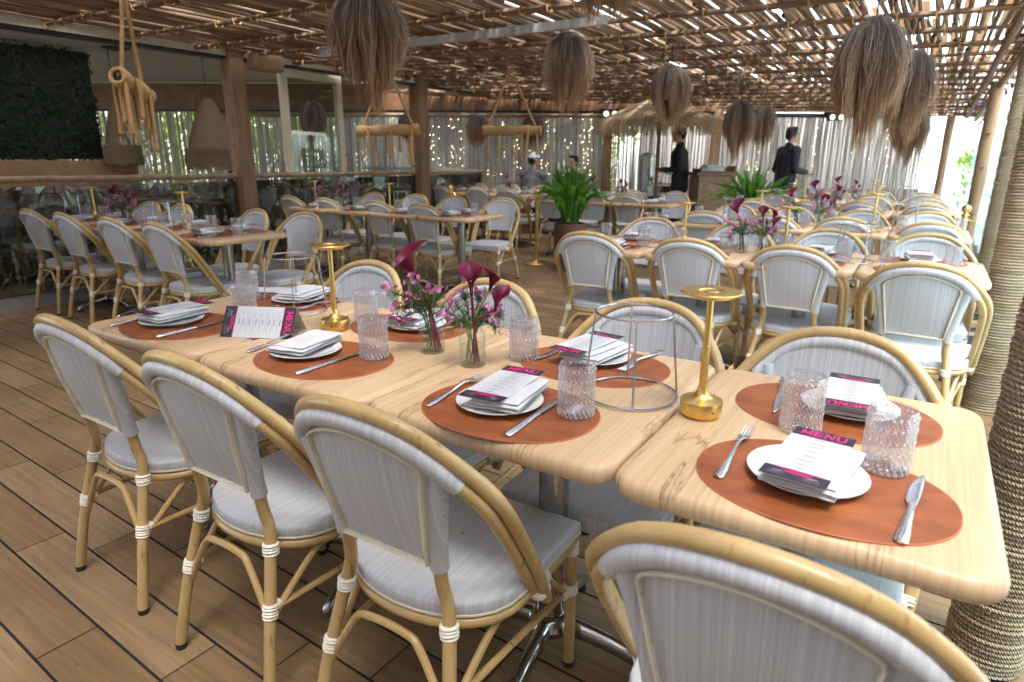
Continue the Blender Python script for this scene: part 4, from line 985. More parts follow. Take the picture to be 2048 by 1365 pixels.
VASE_B = dict(callas=[(off(.016, .008), off(.004, .105), off(.000, .188, .01), off(-.02, 1, .12), off(.25, .2, 1), .080, .027, 'plum_stem', .2), (off(-.016, .008), off(-.002, .105), off(.044, .190, -.02), off(.22, .95, 0), off(1, 0, -.2), .066, .021, 'green_stem', -.2), (off(.006, .008, .012), off(.008, .105, .006), off(.058, .150, .02), off(.26, .90, .15), off(-.5, .1, .9), .066, .019, 'plum_stem', .25)],
              tips=[(off(-.045, .172, .01), 10), (off(-.066, .145, .02), 8), (off(-.022, .190, -.02), 8), (off(.028, .150, -.02), 10), (off(.072, .142, .0), 9), (off(.06, .112, .01), 7), (off(-.05, .12, .02), 5), (off(.02, .185, -.03), 7)])
PM, PP, PN, PNF, PMN, PG, PGF, PF, PK, PL_, PS = [Proto(f) for f in (make_mat, make_plate, lambda: make_napkin(1), lambda: make_napkin(2, True), make_menu, make_glass, make_far_glass, make_fork, make_knife, make_lamp, make_stand)]
PVA = Proto(lambda: make_vase(1, **VASE_A)); PVB = Proto(lambda: make_vase(2, **VASE_B))

# ================================================================== LAYOUT
ORD = {4: ['leftmost', 'second from left', 'second from right', 'rightmost'], 3: ['leftmost', 'middle', 'rightmost']}
def seat_name(i, n_): return ORD[n_][i] if n_ in ORD else 'number %d from left' % (i+1)
RN = {'F': 'front table row', 'R2': 'second right-hand row', 'R3': 'third right-hand row', 'R4': 'fourth right-hand row', 'R5': 'farthest right-hand row', 'L': 'nearest left-hand row', 'M': 'second left-hand row', 'N': 'third left-hand row', 'B': 'row behind the potted fern'}
# row -> table edges, near edge y, depth
ROWS = {'F': ([-1.826, -1.218, -.587, 0, .556], 0, .713), 'R2': ([-1.485, -.937, -.395, .135, .675], 2.50, .69), 'R3': ([-1.41, -.865, -.337, .17, .67], 4.33, .69),
        'R4': ([-1.52, -.985, -.45, .085, .62], 6.28, .69), 'R5': ([-1.6, -1.05, -.5, .05, .60], 8.15, .69), 'L': ([-5.80, -5.20, -4.60, -4.0, -3.39], 1.46, .60),
        'M': ([-5.36, -4.77, -4.17, -3.57, -2.97], 3.60, .60), 'N': ([-6.24, -5.64, -5.04, -4.43], 6.90, .69), 'B': ([-3.92, -3.31, -2.70, -2.08], 6.28, .66)}
for k, (xs, y0, d) in ROWS.items():
    n_ = len(xs)-1
    for i in range(n_):
        yo = {'F': (.004, 0, .003, -.006), 'R2': (.01, 0, .006, -.004)}.get(k, (0, .008, -.006, .004))[i % 4]
        table(xs[i], xs[i+1], y0+yo, d, 'pale oak pedestal table, %s in the %s' % (seat_name(i, n_), RN[k]), 'pale oak tables pushed together in rows')
CHG = 'cane bistro chairs with grey woven seats'
def chairs(k, side, lst, far=False):
    n_ = len(lst)
    for i, (x, y, dr) in enumerate(lst):
        (CHF if far else CH).put((x, y, 0), (0 if side == 'near' else pi)+radians(dr), 'cane bistro chair, %s side of the %s, %s' % (side, RN[k], seat_name(i, n_)), CHG)
chairs('F', 'near', [(-1.512, .070, 0), (-.926, .054, 0), (-.410, .067, 1), (.287, .010, 0)])
chairs('F', 'far', [(-1.489, .705, 0), (-.841, .644, 0), (-.254, .637, 1.6), (.256, .571, -1.2)])
chairs('R2', 'near', [(-1.27, 2.70, 4), (-.67, 2.72, 1), (-.13, 2.73, -3), (.43, 2.47, -4)])
chairs('R2', 'far', [(-1.26, 3.31, 2), (-.64, 3.28, 0), (-.10, 3.17, -2), (.43, 3.22, 2)])
chairs('L', 'near', [(-5.68, 1.60, 2), (-5.10, 1.60, -1), (-4.42, 1.60, 1), (-3.80, 1.585, -1)])
chairs('L', 'far', [(-6.02+.3, 2.12, 3), (-5.22, 2.12, 0), (-4.22, 2.15, -4), (-3.62, 2.17, 4)])
chairs('M', 'near', [(-5.52, 4.02, -2), (-4.93, 3.98, 2), (-4.18, 3.97, 0), (-3.55, 3.90, 2)])
chairs('M', 'far', [(-5.30, 4.60, 0), (-4.62, 4.60, 2), (-4.06, 4.58, -3), (-3.40, 4.60, 6)])
chairs('R3', 'near', [(-1.16, 4.62, 3), (-.62, 4.60, 0), (-.11, 4.62, -2), (.42, 4.58, 2)], True)
chairs('R3', 'far', [(-1.12, 5.05, 0), (-.62, 5.02, 3), (-.08, 5.0, -2), (.40, 5.12, 0)], True)
chairs('R4', 'near', [(-1.22, 6.55, 3), (-.70, 6.52, 0), (-.19, 6.72, -3), (.37, 6.60, 2)], True)
chairs('R4', 'far', [(-1.22, 6.98, 0), (-.66, 7.0, 2), (-.16, 7.05, -2), (.38, 6.95, 0)], True)
chairs('R5', 'near', [(-1.3, 8.35, 2), (-.76, 8.40, -2), (-.2, 8.38, 0), (.33, 8.42, 3)], True)
chairs('R5', 'far', [(-1.28, 8.85, 0), (-.72, 8.88, 3), (-.22, 8.9, -2), (.30, 8.85, 0)], True)
chairs('N', 'near', [(-5.86, 7.02, 0), (-5.22, 7.06, 2), (-4.60, 6.96, -3)], True)
chairs('N', 'far', [(-5.90, 7.62, 0), (-5.30, 7.66, -2), (-4.72, 7.64, 2)], True)
chairs('B', 'near', [(-3.72, 6.56, 4), (-3.14, 6.55, 8), (-2.66, 6.60, -2)], True)
chairs('B', 'far', [(-3.62, 7.14, 0), (-3.02, 7.12, 3), (-2.40, 7.06, -3)], True)

for j, (x, y) in enumerate(((-7.35, 1.9), (-7.35, 3.35), (-7.4, 4.85), (-7.4, 6.3), (-9.6, 4.9), (-9.6, 6.4))):
    nm = ('nearest', 'second from the camera', 'third from the camera', 'farthest')[j] if j < 4 else ('deeper inside, the nearer one', 'deeper inside, the farther one')[j-4]
    table(x-.3, x+.3, y-.33, .66, 'indoor oak table behind the glass balustrade, %s' % nm, 'indoor tables behind the glass')
    for q, (dx, rz) in enumerate(((-.42, -pi/2), (.42, pi/2))):
        CHF.put((x+dx, y+.02, 0), rz, 'indoor cane chair behind the glass, %s, %s side' % (nm, ('far', 'glass')[q]), 'indoor chairs behind the glass')
def place(k, side, i, n_): return '%s seat, %s side of the %s' % (seat_name(i, n_), side, RN[k])
ZM = TZ+.0032
def setting(k, side, i, n_, mat, plate=None, nap=None, menu=None, glass=None, fork=None, knife=None, far=False):
    P = place(k, side, i, n_); rr = 0 if side == 'near' else pi
    PM.put((mat[0], mat[1], TZ), mat[2] if len(mat) > 2 else 0, 'oval cognac leather placemat, '+P, 'cognac leather placemats')
    if plate: PP.put((*plate, ZM), 0, 'round white side plate, '+P, 'white side plates')
    if nap: (PNF if far else PN).put((nap[0], nap[1], ZM), rr+nap[2], 'folded white napkin, '+P, 'folded white napkins')
    if menu: PMN.put((menu[0], menu[1], ZM+(.0420 if not far else .0405)), rr+menu[2], 'printed white menu card, '+P, 'printed menus')
    if glass: (PGF if far else PG).put((glass[0], glass[1], TZ+(.0032 if glass[2] else 0)), random.uniform(0, 6), 'clear beaded tumbler, '+P, 'clear beaded tumblers')
    if fork: PF.put((fork[0], fork[1], ZM), fork[2], 'steel fork, '+P, 'steel forks')
    if knife: PK.put((knife[0], knife[1], ZM), knife[2], 'steel table knife, '+P, 'steel table knives')
setting('F', 'near', 3, 4, (.308, .156, 0), (.286, .166), (.297, .156, -.13), (.288, .163, -.098), (.393, .270, 1), (.163, .197, .01), (.437, .150, -.08))
setting('F', 'near', 2, 4, (-.292, .150, .03), (-.320, .156), (-.302, .168, .16), (-.323, .177, .088), (-.158, .196, 1), (-.449, .175, .07), (-.221, .147, .02))
setting('F', 'near', 1, 4, (-.893, .176, .02), (-.964, .178), (-.972, .188, .20), None, (-.782, .250, 1), (-1.115, .210, .12), (-.837, .165, -.03))
setting('F', 'near', 0, 4, (-1.540, .163, 0), (-1.583, .165), (-1.590, .178, .05), (-1.606, .193, -.01), (-1.464, .345, 0), (-1.702, .150, .05), (-1.448, .160, .01))
setting('F', 'far', 3, 4, (.285, .512, -.02), (.312, .535), (.316, .540, .05), (.312, .538, .03), (.243, .371, 1), None, (.174, .545, pi+.12))
setting('F', 'far', 2, 4, (-.274, .520, .02), (-.290, .560), (-.285, .560, -.15), (-.313, .562, -.115), (-.452, .466, 0), (-.178, .610, pi-.10), (-.406, .580, pi-.03))
setting('F', 'far', 1, 4, (-.925, .545, 0), (-.902, .555), (-.905, .560, .15), (-.909, .570, .193), (-1.062, .500, 0), (-.792, .570, pi+.04), (-1.05, .60, pi))
setting('F', 'far', 0, 4, (-1.535, .580, 0), (-1.510, .600), (-1.512, .628, .25), None, (-1.690, .520, 0), (-1.379, .610, pi-.08), (-1.644, .600, pi))
# blank white card by the far left seat, propped menu between the two left tables
g = mb('paper'); g.box((0, 0, .0006), (.10, .20, .001)); tag(g.build('menu_card', None, (-1.755, .655, TZ+.0062), -1.0), 'blank white back of a menu lying at the far left end of the front table', 'menu')
pm = PMN.put((0, 0, 0), 0, 'menu card propped on its long edge between the two left front tables', 'printed menus')
b0, b1 = Vector((-1.314, .150, TZ+.001)), Vector((-1.111, .249, TZ+.001)); eY = (b1-b0).normalized(); up = (Vector((-eY.y, eY.x, 0))*.055+Vector((0, 0, .081))).normalized(); eX = -up; eZ = eX.cross(eY)
ctr = (b0+b1)/2+up*MENU_W/2
pm.matrix_world = Matrix(((eX.x, eY.x, eZ.x, ctr.x), (eX.y, eY.y, eZ.y, ctr.y), (eX.z, eY.z, eZ.z, ctr.z), (0, 0, 0, 1)))
g = mb('paper'); hw_, hl = MENU_W/2, MENU_L/2; bk = up*-1
loc = lambda v: (v.dot(eX), v.dot(eY), v.dot(eZ))
t0, t1 = ctr+up*(hw_-.001)-eY*hl, ctr+up*(hw_-.001)+eY*hl; dn = Vector((-eY.y, eY.x, 0))*.052-Vector((0, 0, .0795))
q = [loc(p-ctr) for p in (t0, t1, t1+dn, t0+dn)]; g.add(q+[(p[0], p[1]+.0, p[2]-.0008) for p in q], [(0, 1, 2, 3), (7, 6, 5, 4), (0, 4, 5, 1), (2, 6, 7, 3)], False); g.build('back_fold', pm)
LG, SG, VG = 'brass table lamps', 'steel wire stands', 'clear flower vases'
PL_.put((.056, .342, TZ), .9, 'brass table lamp with a disc head at the right seam of the front row', LG)
PL_.put((-1.092, .398, TZ), .55, 'brass table lamp with a disc head near the left end of the front row', LG)
PS.put((-.113, .372, TZ+.0032), .1, 'tapered steel wire stand beside the right brass lamp on the front row', SG)
PS.put((-1.395, .495, TZ+.0032), .5, 'tapered steel wire stand at the left end of the front row', SG)
PVA.put((-.697, .386, TZ), 0, 'clear bottle vase with one large plum calla lily and pink sprigs, front row', VG)
PVB.put((-.535, .351, TZ), 0, 'clear bottle vase with three dark plum calla lilies on the front row', VG)
# background rows
rnd = random.Random(5)
def lay_row(k, lean, full=True, vs=(.47, .53), lamps=(.31, .60), stands=(.23, .73), near_only=False):
    xs, y0, d = ROWS[k]; n_ = len(xs)-1
    for i in range(n_):
        for side in ('near', 'far'):
            if near_only and side == 'far': continue
            xc = (xs[i]+xs[i+1])/2+rnd.uniform(-.02, .02); s_ = 1 if side == 'near' else -1
            yc = y0+(.165 if side == 'near' else d-.165); px_ = xc+rnd.uniform(-.03, .03)
            gx = xc+s_*.155+rnd.uniform(-.03, .02); gy = yc+s_*.12+rnd.uniform(-.02, .02)
            setting(k, side, i, n_, (xc, yc, 0), (px_, yc), (px_+rnd.uniform(-.01, .01), yc+.005, rnd.uniform(-.2, .2)), (px_, yc+.01, rnd.uniform(-.15, .15)) if (full and rnd.random() < .6) else None,
                    (gx, gy, 1), (xc-s_*.16, yc, 0 if s_ > 0 else pi) if full else None, (xc+s_*.135, yc-.02*s_, 0 if s_ > 0 else pi) if full else None, True)
    L = xs[-1]-xs[0]; yc = y0+d/2
    for j, f in enumerate(lamps): PL_.put((xs[0]+L*f, yc+.06, TZ), rnd.uniform(0, 6), 'brass table lamp, %s on the %s' % (('left one', 'right one')[j], RN[k]), LG)
    for j, f in enumerate(stands): PS.put((xs[0]+L*f, yc-.02, TZ+.0032), rnd.uniform(0, 1), 'tapered steel wire stand, %s on the %s' % (('left one', 'right one')[j], RN[k]), SG)
    for j, f in enumerate(vs): (PVA, PVB)[j % 2].put((xs[0]+L*f, yc+.02*(j-.5), TZ), rnd.uniform(-.6, .6), 'flower vase with plum calla lilies, %s on the %s' % (('left one', 'right one')[j], RN[k]), VG)
lay_row('R2', .1, True, (.47, .515), (.305, .57), (.235, .73))
lay_row('R3', .1, True, (.44, .52), (.30, .70), (.20, .80))
lay_row('R4', .1, False, (.42, .50), (.30, .68), (.22, .84))
lay_row('R5', .1, False, (.45, .52), (.25, .62), (.30, .78))
lay_row('L', .1, True, (.335, .36), (.08, .64), (.035, .60))
lay_row('M', .1, True, (.12, .22), (.02, .48), (-0.0+.05, .58))
lay_row('N', .1, False, (.75,), (.55,), (.62,))
lay_row('B', .1, False, (.40, .58), (.5,), (.10,))

# ================================================================== HANGING THINGS
def make_pendant(n_=1500, seed=0, H=.62, R=.20):
    t_ = thing('grass_pendant', 'pendant', 'pendant lamp'); rnd = random.Random(seed); g = mb('grass_strand')
    clumps = [(rnd.uniform(0, 2*pi), sqrt(rnd.random()), rnd.uniform(-.13, .10), rnd.gauss(0, .10), rnd.uniform(.68, 1.02)) for _ in range(64)]
    for i in range(n_):
        ca, cq, cl, cd, ck = rnd.choice(clumps); stray = rnd.random() < .10
        a = ca+rnd.gauss(0, .13); q = min(1.08, max(.05, cq+rnd.gauss(0, .10))); r1 = R*(.22+.78*q)*rnd.uniform(.90, 1.08); r0 = .012+.05*q
        zt = -.005-.03*rnd.random(); zsh = -H*rnd.uniform(.26, .50)*(.6+.4*q); zb = -H*(1.04-.44*q+cl+rnd.uniform(-.10, .05)); da = cd+rnd.gauss(0, .06)
        rb = r1*(ck+rnd.gauss(0, .05)) if not stray else r1*rnd.uniform(1.0, 1.22); j = .006 if not stray else .016; pts = []
        for r_, z, aa in ((r0, zt, a), (lerp(r0, r1, .60), zsh*.40, a+da*.3), (r1, zsh, lerp(a, ca, .3)+da*.6), (lerp(r1, rb, .5), lerp(zsh, zb, .55), lerp(a, ca, .5)+da*.8), (rb, zb, lerp(a, ca, .7)+da)): pts.append((r_*cos(aa)+rnd.gauss(0, j), r_*sin(aa)+rnd.gauss(0, j), z))
        wd = rnd.uniform(.0013, .0027); g.tube(pts, [wd, wd*1.1, wd, wd*.8, wd*.25], 3, False)
    g.build('strands', t_); g = mb('grass_strand'); g.lathe([(.085, -.34), (.075, -.12), (.03, -.02), (.001, -.01)], 14, (0, 0, 0), False, False); g.build('core', t_)
    g = mb('black_track'); g.tube([(0, 0, -.02), (0, 0, .30)], .005, 6); g.build('cord', t_); return t_
PGA, PGB = Proto(lambda: make_pendant(2600, 1)), Proto(lambda: make_pendant(1300, 2, .62, .185))
PGp = 'shaggy grass pendants'
for pr_, loc_, sc, rz, lab in ((PGA, (-1.89, 1.42, 2.0), (.84, .84, .83), 0, 'shaggy grass pendant, the largest one, cut by the top edge left of centre'), (PGB, (-2.075, 3.69, 2.165), (1.0, 1.0, 1.0), 1, 'shaggy grass pendant hanging over the stanchion, top centre'),
    (PGB, (-1.625, 4.71, 2.02), (.92, .92, .84), 2, 'small shaggy grass pendant in front of the thatched umbrella'), (PGA, (-1.435, 6.35, 1.86), (.78, .78, .98), 2.5, 'shaggy grass pendant left of the dark jacketed waiter'), (PGB, (-1.575, 8.13, 1.92), (.90, .90, .92), 4, 'shaggy grass pendant just behind, nearest the dark jacketed waiter'),
    (PGA, (.065, 2.58, 1.87), (.72, .72, .86), 5, 'large shaggy grass pendant nearest the camera on the right'), (PGB, (.13, 4.73, 2.01), (.92, .92, 1.08), 3, 'shaggy grass pendant half hidden behind the large right one'), (PGA, (.145, 5.88, 1.70), (.72, .72, .76), 1.4, 'low shaggy grass pendant farthest back on the right'),
    (PGB, (-1.32, 2.65, 2.54), (1.1, 1.1, .98), .5, 'shaggy grass pendant cut off by the top edge, only its tips showing')): pr_.put(loc_, rz, lab, PGp, sc)
for l, z, d, lab in ((-2.85, 2.02, -2.6, 'dark grass pendant behind the middle rope chime'), (-1.78, 2.02, -.6, 'dark grass pendant just right of the second timber post'), (-.62, 1.98, -.5, 'dark grass pendant left of the right rope chime'), (.35, 1.98, -.5, 'dark grass pendant behind the right rope chime')):
    PGB.put(BK(l, z, d), l, lab, PGp, (1.05, 1.05, .95))
def rope_chime(p1, p2, apex, drops, label, seed):
    rnd = random.Random(seed); p1, p2, apex = Vector(p1), Vector(p2), Vector(apex); c_ = (p1+p2)/2
    t_ = thing('rope_chime', label, 'hanging ornament', c_, 0, 'rope wrapped hanging chimes'); a, b, ap = p1-c_, p2-c_, apex-c_; ax = (b-a).normalized(); L = (b-a).length
    g = mb('tan_rope'); n_ = int(L/.010); pts = [a+ax*L*i/n_ for i in range(n_+1)]; g.tube(pts, [.050+.005*(i % 2)+.006*sin(i*.31+seed) for i in range(n_+1)], 14, False)
    u_ = ax.cross(Vector((0, 0, 1))).normalized(); v_ = u_.cross(ax)
    for e in (a, b): g.tube([e+(u_*cos(q)+v_*sin(q))*.043 for q in [2*pi*i/16 for i in range(16)]], .012, 8, closed=True)
    g.build('wrapped_tube', t_)
    g = mb('dark_void'); g.tube([a+ax*.012, a+ax*.013], .036, 14); g.tube([b-ax*.013, b-ax*.012], .036, 14); g.build('hollow_shade_disc', t_)  # near-black discs stand in for the shade inside the open tube ends
    g = mb('tan_rope')
    for e in (a+ax*.05, b-ax*.05): g.tube([e+Vector((0, 0, .03)), lerp(e, ap, .5)+Vector((0, 0, .004)), ap], .0125, 8)
    g.build('hanging_rope', t_)
    for i in range(drops):
        f = (i+.5)/drops+rnd.uniform(-.03, .03); e = a+ax*L*f; ln = rnd.uniform(.14, .34); o_ = u_*rnd.uniform(-.055, .055); d = mb('tan_rope')
        d.tube([e+o_+Vector((0, 0, .03)), e+o_*1.3-Vector((0, 0, .05)), e+o_*1.2-Vector((0, 0, ln))], .0125, 7)
        if i % 2 == 0:
            z = ln; q = e+o_*1.2
            for k in range(4): d.tube([q-Vector((0, 0, z-.018*k+.012)), q-Vector((0, 0, z-.018*k))], .021-.001*k, 8)
            gl = mb('vase_glass'); gl.lathe([(.004, -.085), (.017, -.08), (.019, -.03), (.012, -.012)], 12, q-Vector((0, 0, z))); gl.build('glass_bottle', t_)
        else: d.ball(e+o_*1.2-Vector((0, 0, ln)), (.016, .016, .03), 8, 5)
        d.build('rope_drop', t_)
    return t_
rope_chime((-3.79, 1.25, 1.72), (-3.97, 1.51, 1.63), (-4.0, 1.47, 2.30), 17, 'rope wrapped chime seen end on at the left, glass bottles on its drops', 1)
rope_chime((-4.08, 4.28, 1.535), (-4.62, 3.98, 1.515), (-4.34, 4.13, 2.16), 8, 'rope wrapped chime hanging left of the second timber post', 2)
rope_chime((-3.36, 5.50, 1.553), (-3.92, 5.20, 1.553), (-3.66, 5.35, 2.20), 7, 'rope wrapped chime at centre, left of the potted fern', 3)

# ================================================================== THATCHED UMBRELLA, COUNTER, STAND, PLANTS
pu = BK(2.37, 0, -1.35); um = thing('thatched_umbrella', 'big tan thatched umbrella over the counter at the back', 'umbrella', pu, BRZ)
g = mb('thatch_leaf'); rnd = random.Random(8); RU = .99
for tier in range(6):
    f0 = tier/6; f1 = (tier+1)/6+.07; n_ = int(1100*(.35+.65*f1))
    for i in range(n_):
        a = rnd.uniform(0, 2*pi); sc = 1+.022*cos(a*8); ra = RU*f0*sc*rnd.uniform(.94, 1.02); rb = RU*min(1.03, f1)*sc*rnd.uniform(.95, 1.03)
        za = 2.19-.40*f0**1.2+.02; zb = 2.19-.40*min(1, f1)**1.2+.022; da = rnd.gauss(0, .012)
        pts = [(max(.02, ra)*cos(a), max(.02, ra)*sin(a), za), (lerp(ra, rb, .55)*cos(a+da*.5), lerp(ra, rb, .55)*sin(a+da*.5), lerp(za, zb, .5)+.012), (rb*cos(a+da), rb*sin(a+da), zb)]
        if tier == 5: pts.append((rb*1.005*cos(a+da), rb*1.005*sin(a+da), zb-rnd.uniform(.15, .185)))
        g.tube(pts, [.004, .0052, .0045, .002][:len(pts)], 3, False)
g.lathe([(RU*.93, 1.80), (RU*.5, 2.02), (.02, 2.17)], 32, (0, 0, 0), False, False)
g.build('thatch', um); g = mb('timber'); g.tube([(0, 0, 0), (0, 0, 2.15)], .032, 12); g.build('pole', um)
g = mb('timber')
for k in range(8): a = 2*pi*k/8; g.tube([(.05*cos(a), .05*sin(a), 2.10), (.90*cos(a), .90*sin(a), 1.78)], .014, 6)
g.build('ribs', um)
ct = thing('service_counter', 'dark wooden counter with a pale top under the thatched umbrella', 'counter', BK(2.12, 0, -.72), BRZ)
g = mb('bar_wood'); g.box((0, 0, .33), (1.75, .42, .62)); g.box((0, -.225, .33), (1.5, .03, .45)); g.build('body', ct); g = mb('ceramic'); g.mats = ['white_wall']; g.box((0, -.02, .665), (1.85, .52, .045)); g.build('top', ct)
ur = thing('drinks_urn', 'tall brushed steel urn standing at the back of the counter', 'urn', BK(2.34, .69, -.66), BRZ)
g = mb('dull_steel'); g.lathe([(.145, 0), (.145, .03), (.135, .04), (.135, .60), (.145, .61), (.145, .63), (.10, .66), (.02, .68)], 28); g.build('body', ur); g = mb('black_plastic'); g.tube([(0, -.13, .10), (0, -.20, .10)], .012, 8); g.tube([(0, -.2, .13), (0, -.2, .05)], .014, 8); g.build('tap', ur)
sv = thing('steel_food_warmer', 'shiny steel food warmer with a domed lid on the counter before the waiter', 'food warmer', BK(2.58, .69, -.80), BRZ)
g = mb('steel'); g.box((0, 0, .06), (.52, .30, .12)); g.build('pan', sv); g = mb('steel'); g.grid([[(.26*cos(a), .15*y, .122+.15*sin(a)) for a in [pi*i/12 for i in range(13)]] for y in (-1, -.9, 0, .9, 1)]); g.build('lid', sv); g = mb('gold'); g.ball((-.05, -.16, .17), .03, 10, 6); g.tube([(-.2, -.17, .15), (.2, -.17, .15)], .012, 8); g.build('handle', sv)
hs = thing('host_stand', 'weathered wooden host stand beside the waiter in black', 'host stand', BK(3.17, 0, -1.75), BRZ+.1)
g = mb('weathered_wood'); g.box((0, 0, .50), (.58, .40, 1.0))
for s_ in (-1, 1): g.box((s_*.255, -.205, .5), (.07, .02, 1.0))
for z in (.04, .96): g.box((0, -.205, z), (.44, .02, .08))
g.build('cabinet', hs); g = mb('bar_wood'); g.box((0, 0, 1.03), (.66, .46, .05)); g.build('top', hs)
ty = thing('serving_tray', 'brown tray with folded white napkins on top of the host stand', 'tray', BK(3.19, 1.057, -1.75), BRZ+.1)
g = mb('bar_wood'); g.box((0, 0, .008), (.56, .36, .014)); g.box((.27, 0, .05), (.018, .36, .09)); g.box((-.27, 0, .03), (.018, .36, .05)); g.build('tray', ty)
g = mb('linen')
for k in range(5): g.box((-.06+.02*k, .02*(k % 2), .026+.019*k), (.34, .22, .016), .1*(k % 3))
g.build('napkins', ty)
def fern(n_, label, loc_, H, R, pot):
    t_ = thing('foxtail_fern', label, 'plant', loc_, 0); rnd = random.Random(n_)
    z0 = pot
    g = mb('terracotta'); g.lathe([(.135, 0), (.165, .02), (.185, pot*.5), (.19, pot-.02), (.185, pot), (.16, pot), (.155, pot-.04), (.001, pot-.04)], 30); g.build('pot', t_)
    g = mb('fern_leaf')
    for i in range(n_):
        a = rnd.uniform(0, 6.28); lean = rnd.uniform(.12, 1.15); L = H*rnd.uniform(.75, 1.12); e = Vector((R*lean*cos(a), R*lean*sin(a), z0+L*(1-.55*lean**2)))
        b = Vector((.06*cos(a), .06*sin(a), z0-.05)); md = Vector((R*lean*.52*cos(a), R*lean*.52*sin(a), z0+L*(.62-.12*lean))); cv = cr_curve([b, md, e], 14)
        g.tube(cv, .003, 4, False); m_ = len(cv)
        for j, p in enumerate(cv):
            f = j/(m_-1); tn = (cv[min(m_-1, j+1)]-cv[max(0, j-1)]).normalized(); wd = (.026*sin(pi*min(1, .10+f*.86))**.7+.005)*min(1, f*2.4+.12)
            for _ in range(16):
                d = Vector((rnd.gauss(0, 1), rnd.gauss(0, 1), rnd.gauss(0, 1))); d = (d-tn*d.dot(tn)).normalized(); d = (d+tn*.4).normalized()*wd*rnd.uniform(.7, 1.15); sd = tn.cross(d).normalized()*.0026; q = p+tn*rnd.uniform(-.015, .015)
                g.add([q-sd, q+d*.6-sd*1.3, q+d, q+d*.6+sd*1.3, q+sd], [(0, 1, 2, 3, 4)], False)
    g.build('fronds', t_)
    g = mb('soil'); g.lathe([(.15, pot-.035), (.001, pot-.03)], 18, (0, 0, 0), False, False); g.build('soil', t_); return t_
fern(78, 'bright green foxtail fern in a brown pot behind the second row', (-3.05, 5.68, 0), .66, .47, .545)
fern(62, 'bright green foxtail fern in front of the host stand', (-1.52, 7.7, 0), .62, .70, .52)
def stanchion(x, y, label):
    t_ = thing('gold_stanchion', label, 'stanchion', (x, y, 0), 0, 'gold rope stanchions'); g = mb('gold'); g.lathe([(.15, 0), (.152, .012), (.14, .022), (.04, .034), (.024, .05)], 32); g.build('base', t_)
    g = mb('gold'); g.lathe([(.024, .045), (.024, .80), (.034, .802), (.034, .812), (.022, .816), (.016, .83)], 20); g.build('shaft', t_)
    g = mb('gold'); g.ball((0, 0, .862), .036, 18, 10); g.build('ball_top', t_); g = mb('gold')
    for a in (0, pi/2, pi, 3*pi/2): g.tube(cr_curve([(.024*cos(a), .024*sin(a), .77), (.06*cos(a), .06*sin(a), .765), (.066*cos(a), .066*sin(a), .79)], 3), .006, 6)
    g.build('hooks', t_); return t_
SP = [(-3.60, 5.85), (-5.20, 6.21), (-.72, 5.93), (.655, 5.76)]
for (x, y), lab in zip(SP, ('gold stanchion with a ball top beside the potted fern', 'gold stanchion standing behind the second left-hand row', 'gold stanchion with a ball top right of the back fern', 'gold stanchion with a ball top beside the right-hand rope posts')): stanchion(x, y, lab)
def red_rope(a, b, label, sag):
    a, b = Vector((*a, .785)), Vector((*b, .785)); d = (b-a).normalized()*.07; a += d; b -= d; c_ = (a+b)/2; t_ = thing('velvet_rope', label, 'velvet rope', c_, 0, 'red velvet ropes'); g = mb('red_velvet'); pts = []
    for i in range(21): f = i/20; pts.append(lerp(a, b, f)-c_-Vector((0, 0, sag*4*f*(1-f))))
    g.tube(pts[2:-2], .020, 10); g.build('rope', t_); g = mb('gold'); g.tube(pts[:3], .018, 10); g.tube(pts[-3:], .018, 10); g.ball(pts[0], .026, 10, 6); g.ball(pts[-1], .026, 10, 6); g.build('end_caps', t_)
red_rope(SP[1], SP[0], 'red velvet rope sagging between the two left gold stanchions', .34)
red_rope(SP[2], SP[3], 'red velvet rope sagging between the two right gold stanchions', .30)
# fire table between the front row and the second row
ft = thing('fire_table', 'low stone fire table with glass guards and an orange flame', 'fire pit', (-.26, 1.62, 0))
g = mb('stone'); g.box((0, 0, .12), (.50, .40, .24)); g.box((0, 0, .255), (.56, .46, .03)); g.build('plinth', ft)
g = mb('window_glass'); g.box((0, -.19, .36), (.44, .008, .18)); g.box((0, .19, .36), (.44, .008, .18)); g.box((-.22, 0, .36), (.008, .37, .18)); g.box((.22, 0, .36), (.008, .37, .18)); g.build('glass_guard', ft)
g = mb('flame')
for i in range(9):
    x, h = -.14+.035*i+random.uniform(-.01, .01), random.uniform(.05, .12); y = random.uniform(-.05, .05); g.tube([(x, y, .27), (x+.012, y, .27+h*.35), (x-.006, y, .27+h*.7), (x+.008, y, .27+h)], [.010, .016, .009, .001], 8)
g.build('flame', ft); g = mb('stone')
for i in range(40): g.ball((random.uniform(-.18, .18), random.uniform(-.12, .12), .278), (random.uniform(.012, .025),)*3, 7, 5)
g.build('lava_rocks', ft)
# upholstered banquette at the back left of centre
bq = thing('banquette', 'grey brown upholstered banquette below the curtain, left of the guests', 'banquette', BK(-.15, 0, -.75), BRZ)
g = mb('cushion'); g.box((0, .12, .60), (3.0, .14, .52)); g.build('backrest', bq); g = mb('cushion'); g.box((0, -.16, .37), (3.0, .44, .12)); g.build('seat', bq); g = mb('bar_wood'); g.box((0, -.14, .155), (2.96, .40, .31)); g.build('plinth', bq)
for i in range(3):
    g = mb('white_cloth'); g.mats = ['cushion']; g.ball((0, 0, .19), (.24, .075, .19), 16, 8); o = g.build('scatter_cushion', None, BK(-1.2+.52*i, .43, -.83), BRZ); tag(o, 'grey scatter cushion on the back banquette, %s' % ('leftmost', 'middle', 'rightmost, nearest the man in the cap')[i], 'cushion', 'scatter cushions on the banquette')

